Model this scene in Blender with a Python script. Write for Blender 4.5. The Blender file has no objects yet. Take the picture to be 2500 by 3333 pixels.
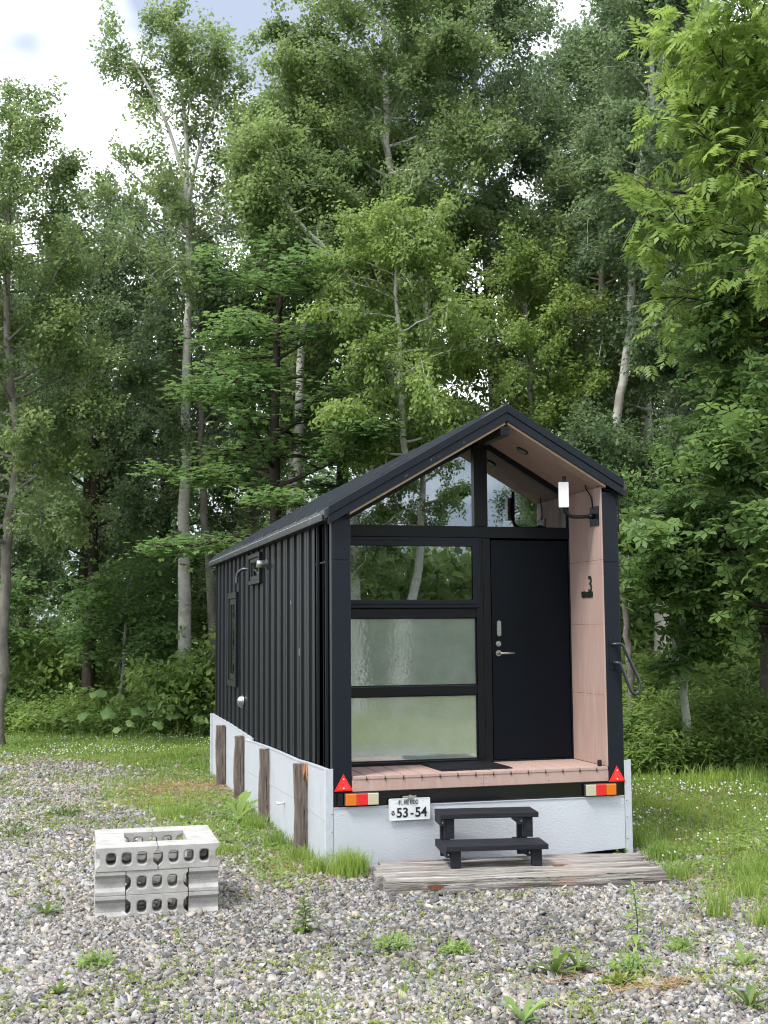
import bpy, math, random
import numpy as np
from mathutils import Vector, Matrix
from mathutils.geometry import tessellate_polygon

R_ = math.radians
scene = bpy.context.scene
COL = scene.collection

DENOISE = True
# ------------------------------------------------------------------ camera
cam_d = bpy.data.cameras.new("camera")
cam = bpy.data.objects.new("camera", cam_d)
COL.objects.link(cam)
cam_d.sensor_fit = 'VERTICAL'
cam_d.sensor_height = 36.0
cam_d.lens = 36.0 * 4038.68 / 3333.0
cam_d.clip_start = 0.05
cam_d.clip_end = 3000
_p, _r, _y = .0961, -.0081, .2677
Fv = Vector((math.sin(_y)*math.cos(_p), math.cos(_y)*math.cos(_p), math.sin(_p)))
Rv = Vector((math.cos(_y), -math.sin(_y), 0)); Uv = Rv.cross(Fv)
R2 = Rv*math.cos(_r) + Uv*math.sin(_r); U2 = -Rv*math.sin(_r) + Uv*math.cos(_r)
M = Matrix((R2, U2, -Fv)).transposed().to_4x4()
M.translation = (-2.1343, -9.2974, 1.7983)
cam.matrix_world = M
scene.camera = cam

# ------------------------------------------------------------------ world: nishita sky behind broken cloud
SUN_EL, SUN_AZ = R_(56), R_(-122)      # azimuth from +Y towards +X (negative: camera's left, behind the wood)
world = bpy.data.worlds.new("World"); scene.world = world; world.use_nodes = True
nt = world.node_tree; nt.nodes.clear()
def wn(t, **k):
    n = nt.nodes.new(t)
    for a, b in k.items(): setattr(n, a, b)
    return n
wo = wn('ShaderNodeOutputWorld'); bg = wn('ShaderNodeBackground'); bg.inputs[1].default_value = 0.1
sky = wn('ShaderNodeTexSky', sky_type='NISHITA', sun_disc=False)
sky.sun_elevation = SUN_EL; sky.sun_rotation = SUN_AZ
tc = wn('ShaderNodeTexCoord')
mp = wn('ShaderNodeMapping'); mp.inputs['Scale'].default_value = (1.0, 1.0, 1.9); mp.inputs['Location'].default_value = (12.7, 7.7, 1.2)
nz = wn('ShaderNodeTexNoise'); nz.inputs['Scale'].default_value = 2.6; nz.inputs['Detail'].default_value = 4; nz.inputs['Roughness'].default_value = .48
cr = wn('ShaderNodeValToRGB')
e = cr.color_ramp.elements
e[0].position = .43; e[0].color = (2.1, 2.35, 2.9, 1)
e[1].position = .60; e[1].color = (13.6, 13.8, 14.0, 1)
cov = wn('ShaderNodeMixRGB'); cov.inputs[0].default_value = .88
L = nt.links.new
L(tc.outputs['Generated'], mp.inputs[0]); L(mp.outputs[0], nz.inputs['Vector']); L(nz.outputs['Fac'], cr.inputs[0])
L(sky.outputs[0], cov.inputs[1]); L(cr.outputs[0], cov.inputs[2]); L(cov.outputs[0], bg.inputs[0]); L(bg.outputs[0], wo.inputs[0])

sun_d = bpy.data.lights.new("sun", 'SUN'); sun_d.energy = 1.5; sun_d.angle = R_(14); sun_d.color = (1, .96, .9)
sun = bpy.data.objects.new("sun", sun_d); COL.objects.link(sun)
sdir = Vector((math.sin(SUN_AZ)*math.cos(SUN_EL), math.cos(SUN_AZ)*math.cos(SUN_EL), math.sin(SUN_EL)))
sun.rotation_euler = sdir.to_track_quat('Z', 'Y').to_euler()
sun.location = sdir*40

scene.view_settings.view_transform = 'Standard'; scene.view_settings.look = 'None'
scene.view_settings.exposure = 1.58; scene.view_settings.gamma = 1
scene.render.engine = 'CYCLES'
cy = scene.cycles
cy.use_denoising = DENOISE
cy.pixel_filter_type = 'BLACKMAN_HARRIS'; cy.filter_width = 1.15
cy.max_bounces = 9; cy.diffuse_bounces = 5; cy.glossy_bounces = 4; cy.transmission_bounces = 5; cy.transparent_max_bounces = 8
cy.use_fast_gi = False
cy.caustics_reflective = False; cy.caustics_refractive = False

# ------------------------------------------------------------------ materials
def mat(name, color=(.5, .5, .5), rough=.6, spec=.5, metal=0, noise=None, bump=None, coat=0):
    """noise = (scale, color2, lo, hi[, stretch xyz]); bump = (scale, strength[, stretch])"""
    m = bpy.data.materials.new(name); m.use_nodes = True
    n = m.node_tree.nodes; l = m.node_tree.links; b = n['Principled BSDF']
    b.inputs['Base Color'].default_value = (*color, 1); b.inputs['Roughness'].default_value = rough
    b.inputs['Specular IOR Level'].default_value = spec; b.inputs['Metallic'].default_value = metal
    b.inputs['Coat Weight'].default_value = coat
    t = n.new('ShaderNodeTexCoord')
    def ntex(scale, stretch, det=6):
        mpn = n.new('ShaderNodeMapping'); mpn.inputs['Scale'].default_value = stretch
        x = n.new('ShaderNodeTexNoise'); x.inputs['Scale'].default_value = scale; x.inputs['Detail'].default_value = det
        x.inputs['Roughness'].default_value = .6
        l.new(t.outputs['Object'], mpn.inputs[0]); l.new(mpn.outputs[0], x.inputs['Vector'])
        return x
    last = None
    if noise:
        for q in (noise if isinstance(noise, list) else [noise]):
            x = ntex(q[0], q[4] if len(q) > 4 else (1, 1, 1))
            r = n.new('ShaderNodeValToRGB'); r.color_ramp.elements[0].position = q[2]; r.color_ramp.elements[1].position = q[3]
            l.new(x.outputs['Fac'], r.inputs[0])
            mx = n.new('ShaderNodeMixRGB'); l.new(r.outputs[0], mx.inputs[0])
            if last: l.new(last.outputs[0], mx.inputs[1])
            else: mx.inputs[1].default_value = (*color, 1)
            mx.inputs[2].default_value = (*q[1], 1)
            last = mx
        l.new(last.outputs[0], b.inputs['Base Color'])
    if bump:
        prev = None
        for q in (bump if isinstance(bump, list) else [bump]):
            x = ntex(q[0], q[2] if len(q) > 2 else (1, 1, 1), 4)
            bp = n.new('ShaderNodeBump'); bp.inputs['Strength'].default_value = q[1]; bp.inputs['Distance'].default_value = .01
            l.new(x.outputs['Fac'], bp.inputs['Height'])
            if prev: l.new(prev.outputs[0], bp.inputs['Normal'])
            prev = bp
        l.new(prev.outputs[0], b.inputs['Normal'])
    return m

def leaf_mat(name, dark, light, trans=.35, rough=.48, spec=.32):
    m = bpy.data.materials.new(name); m.use_nodes = True
    n = m.node_tree.nodes; l = m.node_tree.links; b = n['Principled BSDF']; out = n['Material Output']
    at = n.new('ShaderNodeAttribute'); at.attribute_name = 'tint'
    mx = n.new('ShaderNodeMixRGB'); mx.inputs[1].default_value = (*dark, 1); mx.inputs[2].default_value = (*light, 1)
    l.new(at.outputs['Fac'], mx.inputs[0])
    l.new(mx.outputs[0], b.inputs['Base Color']); b.inputs['Roughness'].default_value = rough
    b.inputs['Specular IOR Level'].default_value = spec
    tr = n.new('ShaderNodeBsdfTranslucent')
    hs = n.new('ShaderNodeHueSaturation'); hs.inputs['Hue'].default_value = .487; hs.inputs['Saturation'].default_value = 1.0; hs.inputs['Value'].default_value = 1.5
    l.new(mx.outputs[0], hs.inputs['Color']); l.new(hs.outputs[0], tr.inputs[0])
    ms = n.new('ShaderNodeMixShader'); ms.inputs[0].default_value = trans
    l.new(b.outputs[0], ms.inputs[1]); l.new(tr.outputs[0], ms.inputs[2]); l.new(ms.outputs[0], out.inputs[0])
    return m

def tint_mat(name, c1, c2, rough=.8, spec=.3):
    m = bpy.data.materials.new(name); m.use_nodes = True
    n = m.node_tree.nodes; l = m.node_tree.links; b = n['Principled BSDF']
    at = n.new('ShaderNodeAttribute'); at.attribute_name = 'tint'
    sp = n.new('ShaderNodeSeparateColor'); l.new(at.outputs['Color'], sp.inputs[0])
    r = n.new('ShaderNodeMixRGB'); r.inputs[1].default_value = (*c1, 1); r.inputs[2].default_value = (*c2, 1)
    l.new(sp.outputs[0], r.inputs[0])
    w = n.new('ShaderNodeMixRGB'); w.blend_type = 'MULTIPLY'; w.inputs[0].default_value = 1
    ramp = n.new('ShaderNodeValToRGB'); ramp.color_ramp.elements[0].color = (.90, .96, 1.08, 1); ramp.color_ramp.elements[1].color = (1.14, 1.0, .84, 1)
    l.new(sp.outputs[1], ramp.inputs[0]); l.new(r.outputs[0], w.inputs[1]); l.new(ramp.outputs[0], w.inputs[2])
    t = n.new('ShaderNodeTexCoord'); x = n.new('ShaderNodeTexNoise'); x.inputs['Scale'].default_value = 90; x.inputs['Detail'].default_value = 3
    l.new(t.outputs['Object'], x.inputs['Vector'])
    r2 = n.new('ShaderNodeValToRGB'); r2.color_ramp.elements[0].color = (.75, .75, .75, 1); r2.color_ramp.elements[1].color = (1.2, 1.2, 1.2, 1)
    l.new(x.outputs['Fac'], r2.inputs[0])
    w2 = n.new('ShaderNodeMixRGB'); w2.blend_type = 'MULTIPLY'; w2.inputs[0].default_value = 1
    l.new(w.outputs[0], w2.inputs[1]); l.new(r2.outputs[0], w2.inputs[2])
    l.new(w2.outputs[0], b.inputs['Base Color']); b.inputs['Roughness'].default_value = rough; b.inputs['Specular IOR Level'].default_value = spec
    return m

def glass_mat(name, fac, film=None, rough=.0, bump=False):
    m = bpy.data.materials.new(name); m.use_nodes = True
    n = m.node_tree.nodes; l = m.node_tree.links; out = n['Material Output']; n.remove(n['Principled BSDF'])
    g = n.new('ShaderNodeBsdfGlossy'); g.inputs['Roughness'].default_value = rough; g.inputs['Color'].default_value = (.93, .97, 1, 1)
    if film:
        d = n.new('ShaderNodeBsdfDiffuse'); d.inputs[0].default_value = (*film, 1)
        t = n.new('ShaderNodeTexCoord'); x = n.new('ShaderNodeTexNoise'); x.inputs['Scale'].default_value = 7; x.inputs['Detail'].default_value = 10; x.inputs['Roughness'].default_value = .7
        rr = n.new('ShaderNodeValToRGB'); rr.color_ramp.elements[0].color = (*[c*.85 for c in film], 1); rr.color_ramp.elements[0].position = .3; rr.color_ramp.elements[1].position = .7; rr.color_ramp.elements[1].color = (*[c*1.15 for c in film], 1)  # film colour mottled by noise, painted in to stand for reflected grass
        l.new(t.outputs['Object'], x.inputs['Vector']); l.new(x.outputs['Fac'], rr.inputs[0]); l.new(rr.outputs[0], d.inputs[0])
    else:
        d = n.new('ShaderNodeBsdfTransparent'); d.inputs[0].default_value = (.8, .86, .84, 1)
    if bump:
        t2 = n.new('ShaderNodeTexCoord'); x2 = n.new('ShaderNodeTexNoise'); x2.inputs['Scale'].default_value = 38; x2.inputs['Detail'].default_value = 3
        bp = n.new('ShaderNodeBump'); bp.inputs['Strength'].default_value = .25; bp.inputs['Distance'].default_value = .0012
        l.new(t2.outputs['Object'], x2.inputs['Vector']); l.new(x2.outputs['Fac'], bp.inputs['Height']); l.new(bp.outputs[0], g.inputs['Normal'])
    lw = n.new('ShaderNodeFresnel'); lw.inputs['IOR'].default_value = 1.5
    ad = n.new('ShaderNodeMath'); ad.operation = 'ADD'; ad.inputs[1].default_value = fac; ad.use_clamp = True
    l.new(lw.outputs[0], ad.inputs[0])
    ms = n.new('ShaderNodeMixShader'); l.new(ad.outputs[0], ms.inputs[0]); l.new(d.outputs[0], ms.inputs[1]); l.new(g.outputs[0], ms.inputs[2])
    l.new(ms.outputs[0], out.inputs[0])
    return m

BLACK = mat('black_clad', (.0050, .0078, .0145), .42, .28, noise=[(2.2, (.0072, .0105, .018), .4, .7), (60, (.02, .024, .031), .66, .8)], bump=(2.5, .08))
SIDING = mat('black_siding', (.0036, .0052, .0084), .44, .27, noise=[(1.4, (.0058, .0078, .011), .4, .7, (1, 1, .25)), (40, (.02, .023, .025), .68, .8, (1, 1, .3))], bump=(1.7, .12, (1, 1, .3)))
ROOF = mat('roof_metal', (.085, .095, .11), .33, .5, metal=.6, noise=(5, (.06, .068, .08), .4, .7), bump=(3, .1))
TRIM = mat('eave_trim', (.016, .019, .025), .4, .45, metal=.2, noise=(14, (.05, .052, .056), .56, .66, (1, .35, 1)))
FRAME = mat('window_frame_black', (.0028, .004, .0068), .36, .3, noise=(8, (.0045, .006, .0095), .4, .7))
DOORM = mat('door_black', (.0015, .0032, .0072), .42, .17, noise=[(3, (.0024, .0045, .009), .4, .7), (7, (.03, .034, .042), .69, .78, (1, 1, .2))], bump=(140, .04))
PINK = mat('pink_board', (.40, .285, .25), .75, .25, noise=[(2, (.36, .25, .215), .35, .7, (2, 2, .4)), (14, (.44, .33, .295), .5, .75, (2, 2, .2)), (9, (.35, .25, .21), .66, .8, (1, 1, .6))], bump=(60, .06, (2, 2, .2)))
TAN = mat('raw_edge', (.37, .27, .19), .7, .2, noise=(20, (.30, .205, .14), .4, .7))
BEAM = mat('gloss_black', (.004, .004, .006), .16, .6)
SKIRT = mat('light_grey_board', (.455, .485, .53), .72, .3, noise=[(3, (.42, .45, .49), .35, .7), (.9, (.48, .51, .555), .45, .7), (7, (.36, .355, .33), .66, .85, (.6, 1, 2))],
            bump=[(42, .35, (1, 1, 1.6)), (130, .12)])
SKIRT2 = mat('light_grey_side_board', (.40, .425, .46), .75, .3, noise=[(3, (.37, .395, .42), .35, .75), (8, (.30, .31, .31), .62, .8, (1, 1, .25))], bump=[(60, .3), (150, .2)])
ALU = mat('pale_trim', (.44, .475, .515), .45, .4, noise=(14, (.37, .40, .435), .4, .75))
OLD = mat('weathered_timber', (.235, .22, .20), .9, .15, noise=[(6, (.12, .105, .092), .46, .58, (.28, 1.6, 3)), (11, (.46, .445, .43), .5, .66, (.14, 2.6, 4)), (3, (.10, .09, .08), .60, .68, (.35, 1.5, 5)), (34, (.035, .03, .027), .57, .62, (.07, 2.4, 3)), (2.5, (.28, .215, .18), .62, .72, (.5, 2, 2))],
          bump=[(24, 1.0, (.09, 2.0, 2.4)), (60, .6, (.15, 1.5, 1.8)), (70, .5)])
POST = mat('old_post_timber', (.125, .10, .085), .9, .15, noise=[(9, (.19, .16, .14), .45, .62, (2.5, 2.5, .25)), (22, (.05, .038, .032), .58, .66, (2.5, 2.5, .1)), (2, (.085, .066, .054), .5, .7)],
           bump=[(26, 1.0, (2, 2, .12)), (60, .6, (2, 2, .3))])
STEP = mat('painted_step_wood', (.010, .0115, .016), .62, .25, noise=[(5, (.015, .017, .022), .4, .68, (.5, 2, 2)), (40, (.04, .043, .05), .66, .76, (.2, 3, 3))], bump=[(30, .4, (.15, 3, 3)), (90, .15)])
STONE = mat('cast_concrete', (.40, .395, .38), .92, .15, noise=[(9, (.285, .28, .27), .4, .7), (120, (.44, .435, .42), .5, .75), (150, (.15, .145, .14), .62, .72), (3, (.40, .375, .335), .5, .75), (5, (.20, .19, .165), .64, .78)],
            bump=[(60, .35), (260, .6)])
STEEL = mat('brushed_steel', (.55, .55, .54), .3, .5, metal=.95, noise=(30, (.45, .45, .45), .4, .7))
WHITE = mat('white_plastic', (.70, .71, .71), .45, .5, noise=(6, (.62, .64, .65), .45, .75))
PLATEW = mat('plate_white', (.62, .645, .66), .4, .5, noise=(9, (.55, .575, .59), .5, .8))
INK = mat('plate_ink', (.012, .02, .018), .5, .4)
PALEINK = mat('pale_mark', (.5, .6, .55), .5, .4)
RED = mat('reflector_red', (.72, .012, .012), .28, .6, noise=(40, (.6, .01, .01), .4, .6))
LRED = mat('lens_red', (.6, .015, .02), .15, .6, coat=.5, bump=(160, .2)); LAMB = mat('lens_amber', (.62, .15, .010), .15, .6, coat=.5, bump=(160, .2))
LWHT = mat('lens_white', (.46, .43, .31), .18, .6, coat=.5, bump=(160, .2))
RUBBER = mat('rubber_mat_black', (.007, .007, .010), .75, .3)
TUBEM = mat('dark_grey_tube', (.045, .052, .062), .32, .5, metal=.5)
INTERIOR = mat('dark_interior', (.05, .045, .04), .9, .2, noise=(3, (.035, .032, .03), .4, .7))
FLOORIN = mat('wood_floor', (.14, .09, .06), .6, .3, noise=(6, (.10, .06, .04), .4, .7, (1, .15, 1)))
MIRROR = mat('mirror_glass', (.8, .8, .8), .02, .5, metal=1)
CLEAR = glass_mat('clear_glass', .24)
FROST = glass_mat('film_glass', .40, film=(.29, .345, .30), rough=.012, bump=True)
RUST = mat('rusty_iron', (.20, .07, .035), .85, .2, noise=(30, (.10, .045, .03), .4, .7), bump=(80, .4))
SPLIT = mat('split_wood', (.42, .22, .12), .85, .2, noise=(20, (.28, .13, .07), .4, .7, (2, 2, .2)))

BIRCHB = mat('birch_bark', (.50, .49, .46), .85, .2, noise=[(5, (.40, .385, .355), .45, .7, (1, 1, 2.5)), (9, (.06, .055, .05), .64, .69, (1, 1, 2.2)), (2.2, (.27, .255, .23), .54, .70)], bump=(30, .6, (1, 1, 3)))
GREYB = mat('grey_bark', (.24, .225, .20), .9, .15, noise=[(6, (.13, .12, .105), .4, .65, (1, 1, .5)), (12, (.36, .345, .315), .6, .75)], bump=[(26, .8, (1, 1, .35)), (70, .4)])
DARKB = mat('dark_bark', (.06, .05, .042), .9, .15, noise=[(6, (.03, .026, .022), .4, .65, (1, 1, .4))], bump=(26, .9, (1, 1, .35)))
LF_BIRCH = leaf_mat('birch_leaf', (.115, .180, .072), (.225, .310, .112), .48)
LF_DARK = leaf_mat('dark_leaf', (.098, .155, .080), (.182, .260, .120), .46)
LF_DEEP = leaf_mat('deep_leaf', (.080, .132, .064), (.148, .218, .094), .44)
LF_BRIGHT = leaf_mat('young_leaf', (.150, .230, .066), (.275, .380, .110), .48)
LF_MAPLE = leaf_mat('maple_leaf', (.095, .180, .060), (.175, .290, .095), .44)
LF_OAK = leaf_mat('oak_leaf', (.090, .165, .058), (.185, .290, .090), .44, .46, .3)
LF_ASH = leaf_mat('ash_leaf', (.120, .200, .048), (.250, .360, .085), .48, .42, .35)
LF_HERB = leaf_mat('herb_leaf', (.145, .240, .072), (.300, .415, .125), .46)
LF_BUTTER = leaf_mat('butterbur_leaf', (.13, .23, .08), (.24, .36, .13), .40, .5)
LF_WEED = leaf_mat('weed_leaf', (.065, .12, .026), (.15, .22, .05), .35)
LF_MOSS = leaf_mat('stonecrop_leaf', (.10, .155, .032), (.30, .34, .08), .3)
LF_GRASS = leaf_mat('grass_blade', (.115, .205, .040), (.29, .40, .085), .38, .5)
LF_STRAW = leaf_mat('straw', (.24, .13, .06), (.52, .40, .22), .15, .8, .2)
PETAL = mat('clover_white', (.60, .61, .55), .8, .2)
GRAVEL = tint_mat('gravel_stone', (.085, .085, .083), (.46, .452, .43), .8, .3)

# ground: gravel soil fading to green lawn soil, laid out by position and noise
def ground_material():
    m = bpy.data.materials.new('ground_soil'); m.use_nodes = True
    n = m.node_tree.nodes; l = m.node_tree.links; b = n['Principled BSDF']; b.inputs['Roughness'].default_value = .95; b.inputs['Specular IOR Level'].default_value = .1
    t = n.new('ShaderNodeTexCoord')
    def nzz(s, d=5):
        x = n.new('ShaderNodeTexNoise'); x.inputs['Scale'].default_value = s; x.inputs['Detail'].default_value = d; l.new(t.outputs['Object'], x.inputs['Vector']); return x
    a = nzz(38, 4); rb = n.new('ShaderNodeValToRGB'); rb.color_ramp.elements[0].position = .35; rb.color_ramp.elements[0].color = (.06, .06, .06, 1)
    rb.color_ramp.elements[1].position = .7; rb.color_ramp.elements[1].color = (.30, .30, .29, 1); l.new(a.outputs['Fac'], rb.inputs[0])
    g = nzz(7, 8); rg = n.new('ShaderNodeValToRGB'); rg.color_ramp.elements[0].position = .35; rg.color_ramp.elements[0].color = (.075, .10, .032, 1)
    rg.color_ramp.elements[1].position = .7; rg.color_ramp.elements[1].color = (.18, .19, .08, 1); l.new(g.outputs['Fac'], rg.inputs[0])
    at = n.new('ShaderNodeAttribute'); at.attribute_name = 'lawn'
    mx = n.new('ShaderNodeMixRGB'); l.new(at.outputs['Fac'], mx.inputs[0]); l.new(rb.outputs[0], mx.inputs[1]); l.new(rg.outputs[0], mx.inputs[2])
    l.new(mx.outputs[0], b.inputs['Base Color'])
    bp = n.new('ShaderNodeBump'); bp.inputs['Strength'].default_value = .8; bp.inputs['Distance'].default_value = .02; l.new(a.outputs['Fac'], bp.inputs['Height']); l.new(bp.outputs[0], b.inputs['Normal'])
    return m

# ------------------------------------------------------------------ tagging and mesh helpers
def tag(o, label=None, cat=None, group=None, kind=None):
    if label: o['label'] = label
    if cat: o['category'] = cat
    if group: o['group'] = group
    if kind: o['kind'] = kind
    return o
def empty(name, loc=(0, 0, 0), rz=0, label=None, cat=None, group=None):
    o = bpy.data.objects.new(name, None); COL.objects.link(o); o.location = loc; o.rotation_euler = (0, 0, rz); o.empty_display_size = .2
    return tag(o, label, cat, group)

class MB:
    def __init__(s): s.v = []; s.f = []; s.smooth = set()
    def add(s, vs, fs, smooth=False):
        b = len(s.v); s.v += [tuple(v) for v in vs]
        for f in fs:
            if smooth: s.smooth.add(len(s.f))
            s.f.append([i+b for i in f])
        return s
    def box(s, x0, x1, y0, y1, z0, z1, mtx=None):
        vs = [Vector(p) for p in ((x0,y0,z0),(x1,y0,z0),(x1,y1,z0),(x0,y1,z0),(x0,y0,z1),(x1,y0,z1),(x1,y1,z1),(x0,y1,z1))]
        if mtx: vs = [mtx @ v for v in vs]
        return s.add(vs, [(0,3,2,1),(4,5,6,7),(0,1,5,4),(1,2,6,5),(2,3,7,6),(3,0,4,7)])
    def tube(s, pts, rad, n=10, caps=True, smooth=True):
        pts = [Vector(p) for p in pts]; k = len(pts)
        if not hasattr(rad, '__len__'): rad = [rad]*k
        t0 = (pts[1]-pts[0]).normalized(); up = Vector((0,0,1)) if abs(t0.z) < .9 else Vector((1,0,0))
        u = t0.cross(up).normalized(); vs = []
        for i, p in enumerate(pts):
            t = ((pts[min(i+1,k-1)]-p).normalized() + (p-pts[max(i-1,0)]).normalized()).normalized() if 0 < i < k-1 else ((pts[1]-pts[0]) if i == 0 else (pts[-1]-pts[-2])).normalized()
            u = (u - t*u.dot(t)).normalized(); w = t.cross(u)
            for j in range(n):
                a = 2*math.pi*j/n; vs.append(p + (u*math.cos(a)+w*math.sin(a))*rad[i])
        fs = [(i*n+j, i*n+(j+1) % n, (i+1)*n+(j+1) % n, (i+1)*n+j) for i in range(k-1) for j in range(n)]
        s.add(vs, fs, smooth)
        if caps:
            b = len(s.v)-len(vs)
            s.f.append([b+j for j in range(n)][::-1]); s.f.append([b+(k-1)*n+j for j in range(n)])
        return s
    def prism(s, poly, axis, a, b, holes=()):
        """poly: 2D outline; extruded from a to b along axis (0,1,2). Remaining axes keep their order."""
        loops = [list(poly)] + [list(h) for h in holes]
        flat = [p for lp in loops for p in lp]
        def V(p, t):
            q = list(p); q.insert(axis, t); return Vector(q)
        tris = tessellate_polygon([[Vector((p[0], p[1], 0)) for p in lp] for lp in loops])
        n = len(flat); vs = [V(p, a) for p in flat] + [V(p, b) for p in flat]
        fs = [tuple(t) for t in tris] + [tuple(i+n for i in t)[::-1] for t in tris]
        o = 0
        for lp in loops:
            m = len(lp)
            for i in range(m): fs.append((o+i, o+(i+1) % m, o+(i+1) % m+n, o+i+n))
            o += m
        return s.add(vs, fs)
    def build(s, name, m, parent=None, bevel=0, fix=True, label=None):
        me = bpy.data.meshes.new(name); me.from_pydata(s.v, [], s.f); me.materials.append(m)
        if s.smooth:
            for i in s.smooth: me.polygons[i].use_smooth = True
        if fix:
            import bmesh
            bm = bmesh.new(); bm.from_mesh(me); bmesh.ops.recalc_face_normals(bm, faces=bm.faces); bm.to_mesh(me); bm.free()
        o = bpy.data.objects.new(name, me); COL.objects.link(o)
        if parent: o.parent = parent
        if bevel:
            bv = o.modifiers.new('bevel', 'BEVEL'); bv.width = bevel; bv.segments = 2; bv.limit_method = 'ANGLE'; bv.angle_limit = R_(40)
        if label: o['label'] = label
        return o

def each(q, name, m, parent, bevel=0):
    """link every connected piece of a builder as an object of its own"""
    p = list(range(len(q.v)))
    def fnd(i):
        while p[i] != i: p[i] = p[p[i]]; i = p[i]
        return i
    for f in q.f:
        for i in f[1:]: p[fnd(i)] = fnd(f[0])
    groups = {}
    for k, f in enumerate(q.f): groups.setdefault(fnd(f[0]), []).append(k)
    for fs in groups.values():
        b = MB(); mp = {}
        for k in fs:
            for i in q.f[k]:
                if i not in mp: mp[i] = len(b.v); b.v.append(q.v[i])
            if k in q.smooth: b.smooth.add(len(b.f))
            b.f.append([mp[i] for i in q.f[k]])
        b.build(name, m, parent, bevel)

def box(name, m, parent, x0, x1, y0, y1, z0, z1, bevel=.003, mtx=None):
    return MB().box(x0, x1, y0, y1, z0, z1, mtx).build(name, m, parent, bevel)

def text_mesh(txt, size, depth, m, name, parent, mtx, align='LEFT', xscale=1, weight=0):
    c = bpy.data.curves.new('lettering', 'FONT'); c.body = txt; c.size = size; c.extrude = depth; c.align_x = align; c.offset = weight
    o = bpy.data.objects.new('lettering', c); COL.objects.link(o)
    dg = bpy.context.evaluated_depsgraph_get(); me = bpy.data.meshes.new_from_object(o.evaluated_get(dg))
    bpy.data.objects.remove(o); bpy.data.curves.remove(c)
    me.transform(Matrix.Diagonal((xscale, 1, 1, 1))); me.transform(mtx)
    me.materials.clear(); me.materials.append(m); me.name = name
    q = bpy.data.objects.new(name, me); COL.objects.link(q)
    if parent: q.parent = parent
    return q
def frontface(x, y, z, roll=0):          # text plane facing -Y
    return Matrix.Translation((x, y, z)) @ Matrix.Rotation(roll, 4, 'Y') @ Matrix.Rotation(R_(90), 4, 'X')

def rrect(cx, cz, w, h, r, n=4):
    p = []
    for sx, sz, a0 in ((1, 1, 0), (-1, 1, 90), (-1, -1, 180), (1, -1, 270)):
        for i in range(n+1):
            a = R_(a0 + 90*i/n); p.append((cx+sx*(w/2-r)+r*math.cos(a), cz+sz*(h/2-r)+r*math.sin(a)))
    return p

# ------------------------------------------------------------------ CABIN
W, Lc = 2.405, 6.70
AX, AZ, SL = 1.43, 3.606, .58
roof_z = lambda x: AZ - SL*abs(x-AX)
house = empty('trailer_cabin', (0, 0, 0), 0, 'black gable roofed tiny cabin on a trailer frame with pink porch boards', 'cabin')

# side wall siding with standing seams (left wall seen; right wall and back wall close the volume)
mb = MB()
ys = [.65]
prof = [(.0, .16)]
k = 0
pts = [(0.0, .652)]
y = .16+.32*2
pts = []
rng = random.Random(3)
yy = .16
seams = []
while yy < Lc-.1:
    seams.append(yy); yy += .318
def seam_profile(sign, x0):
    P = [(x0, .075)]
    for s_ in seams:
        P += [(x0, s_-.009), (x0+sign*.020, s_-.006), (x0+sign*.020, s_+.006), (x0, s_+.009)]
        if s_+.16 < Lc: P += [(x0, s_+.158), (x0+sign*.0035, s_+.161), (x0, s_+.164)]
    P.append((x0, Lc)); return P
Pl = seam_profile(-1, 0)
mb.prism(Pl + [(.04, Lc), (.04, .075)], 2, .40, roof_z(0)-.10)
mb.build('siding', SIDING, house)
mb = MB(); Pr = seam_profile(1, W); mb.prism(Pr + [(W-.04, Lc), (W-.04, .66)], 2, .40, roof_z(W)-.10); mb.build('siding', SIDING, house)
mb = MB(); mb.prism([(0.042, .4), (W-.042, .4), (W-.042, roof_z(W)-.11), (AX, AZ-.11), (.042, roof_z(0)-.11)], 1, Lc-.04, Lc-.002); mb.build('back_wall', SIDING, house)

# posts at the front (each in two cladding lengths) with inner pink side panels
def post(x0, x1, ztop):
    m = MB()
    for z0, z1 in ((.592, 2.3475), (2.3505, ztop)): m.box(x0, x1, 0, .648, z0, z1)
    o = m.build('porch_post', BLACK, house, .004)
    s = MB()
    for z in (2.44, 2.20, 1.1):
        s.tube([(x0+.05, -.003, z), (x0+.05, .002, z)], .005, 8)
    each(s, 'screw', BLACK, o)
    return o
post(0, .1455, roof_z(0.0)-.11); post(2.271, 2.405, roof_z(W)-.11)
# edge trims on the post corners
mb = MB(); mb.box(-.006, .012, .002, .074, .592, roof_z(0)-.115); mb.build('corner_trim', BLACK, house, .003)
mb = MB(); mb.box(2.3935, 2.411, .002, .074, .592, roof_z(W)-.115); mb.build('corner_trim', BLACK, house, .003)

def pink_side(x, s):
    m = MB(); n = 5; w = .648/n
    zs = [.708, 1.272, 1.845, 2.37, 9]
    for i in range(n):
        for j in range(4):
            z0 = zs[j] + (0.001 if j else 0); z1 = min(zs[j+1]-.001, roof_z(x)-.152)
            m.box(min(x, x-s*.012), max(x, x-s*.012), i*w+.0012, (i+1)*w-.0012, z0, z1)
    o = m.build('side_panel', PINK, house, .0008)
    d = MB()
    for z in (.74, 1.25, 1.295, 1.825, 1.865, 2.35, 2.39):
        for i in range(n):
            for dy in (.03, .10):
                yq = i*w+dy; d.tube([(x-s*.0115, yq, z), (x-s*.0132, yq, z)], .0026, 6)
    each(d, 'screw', TUBEM, o)
pink_side(2.2705, 1)

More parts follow.
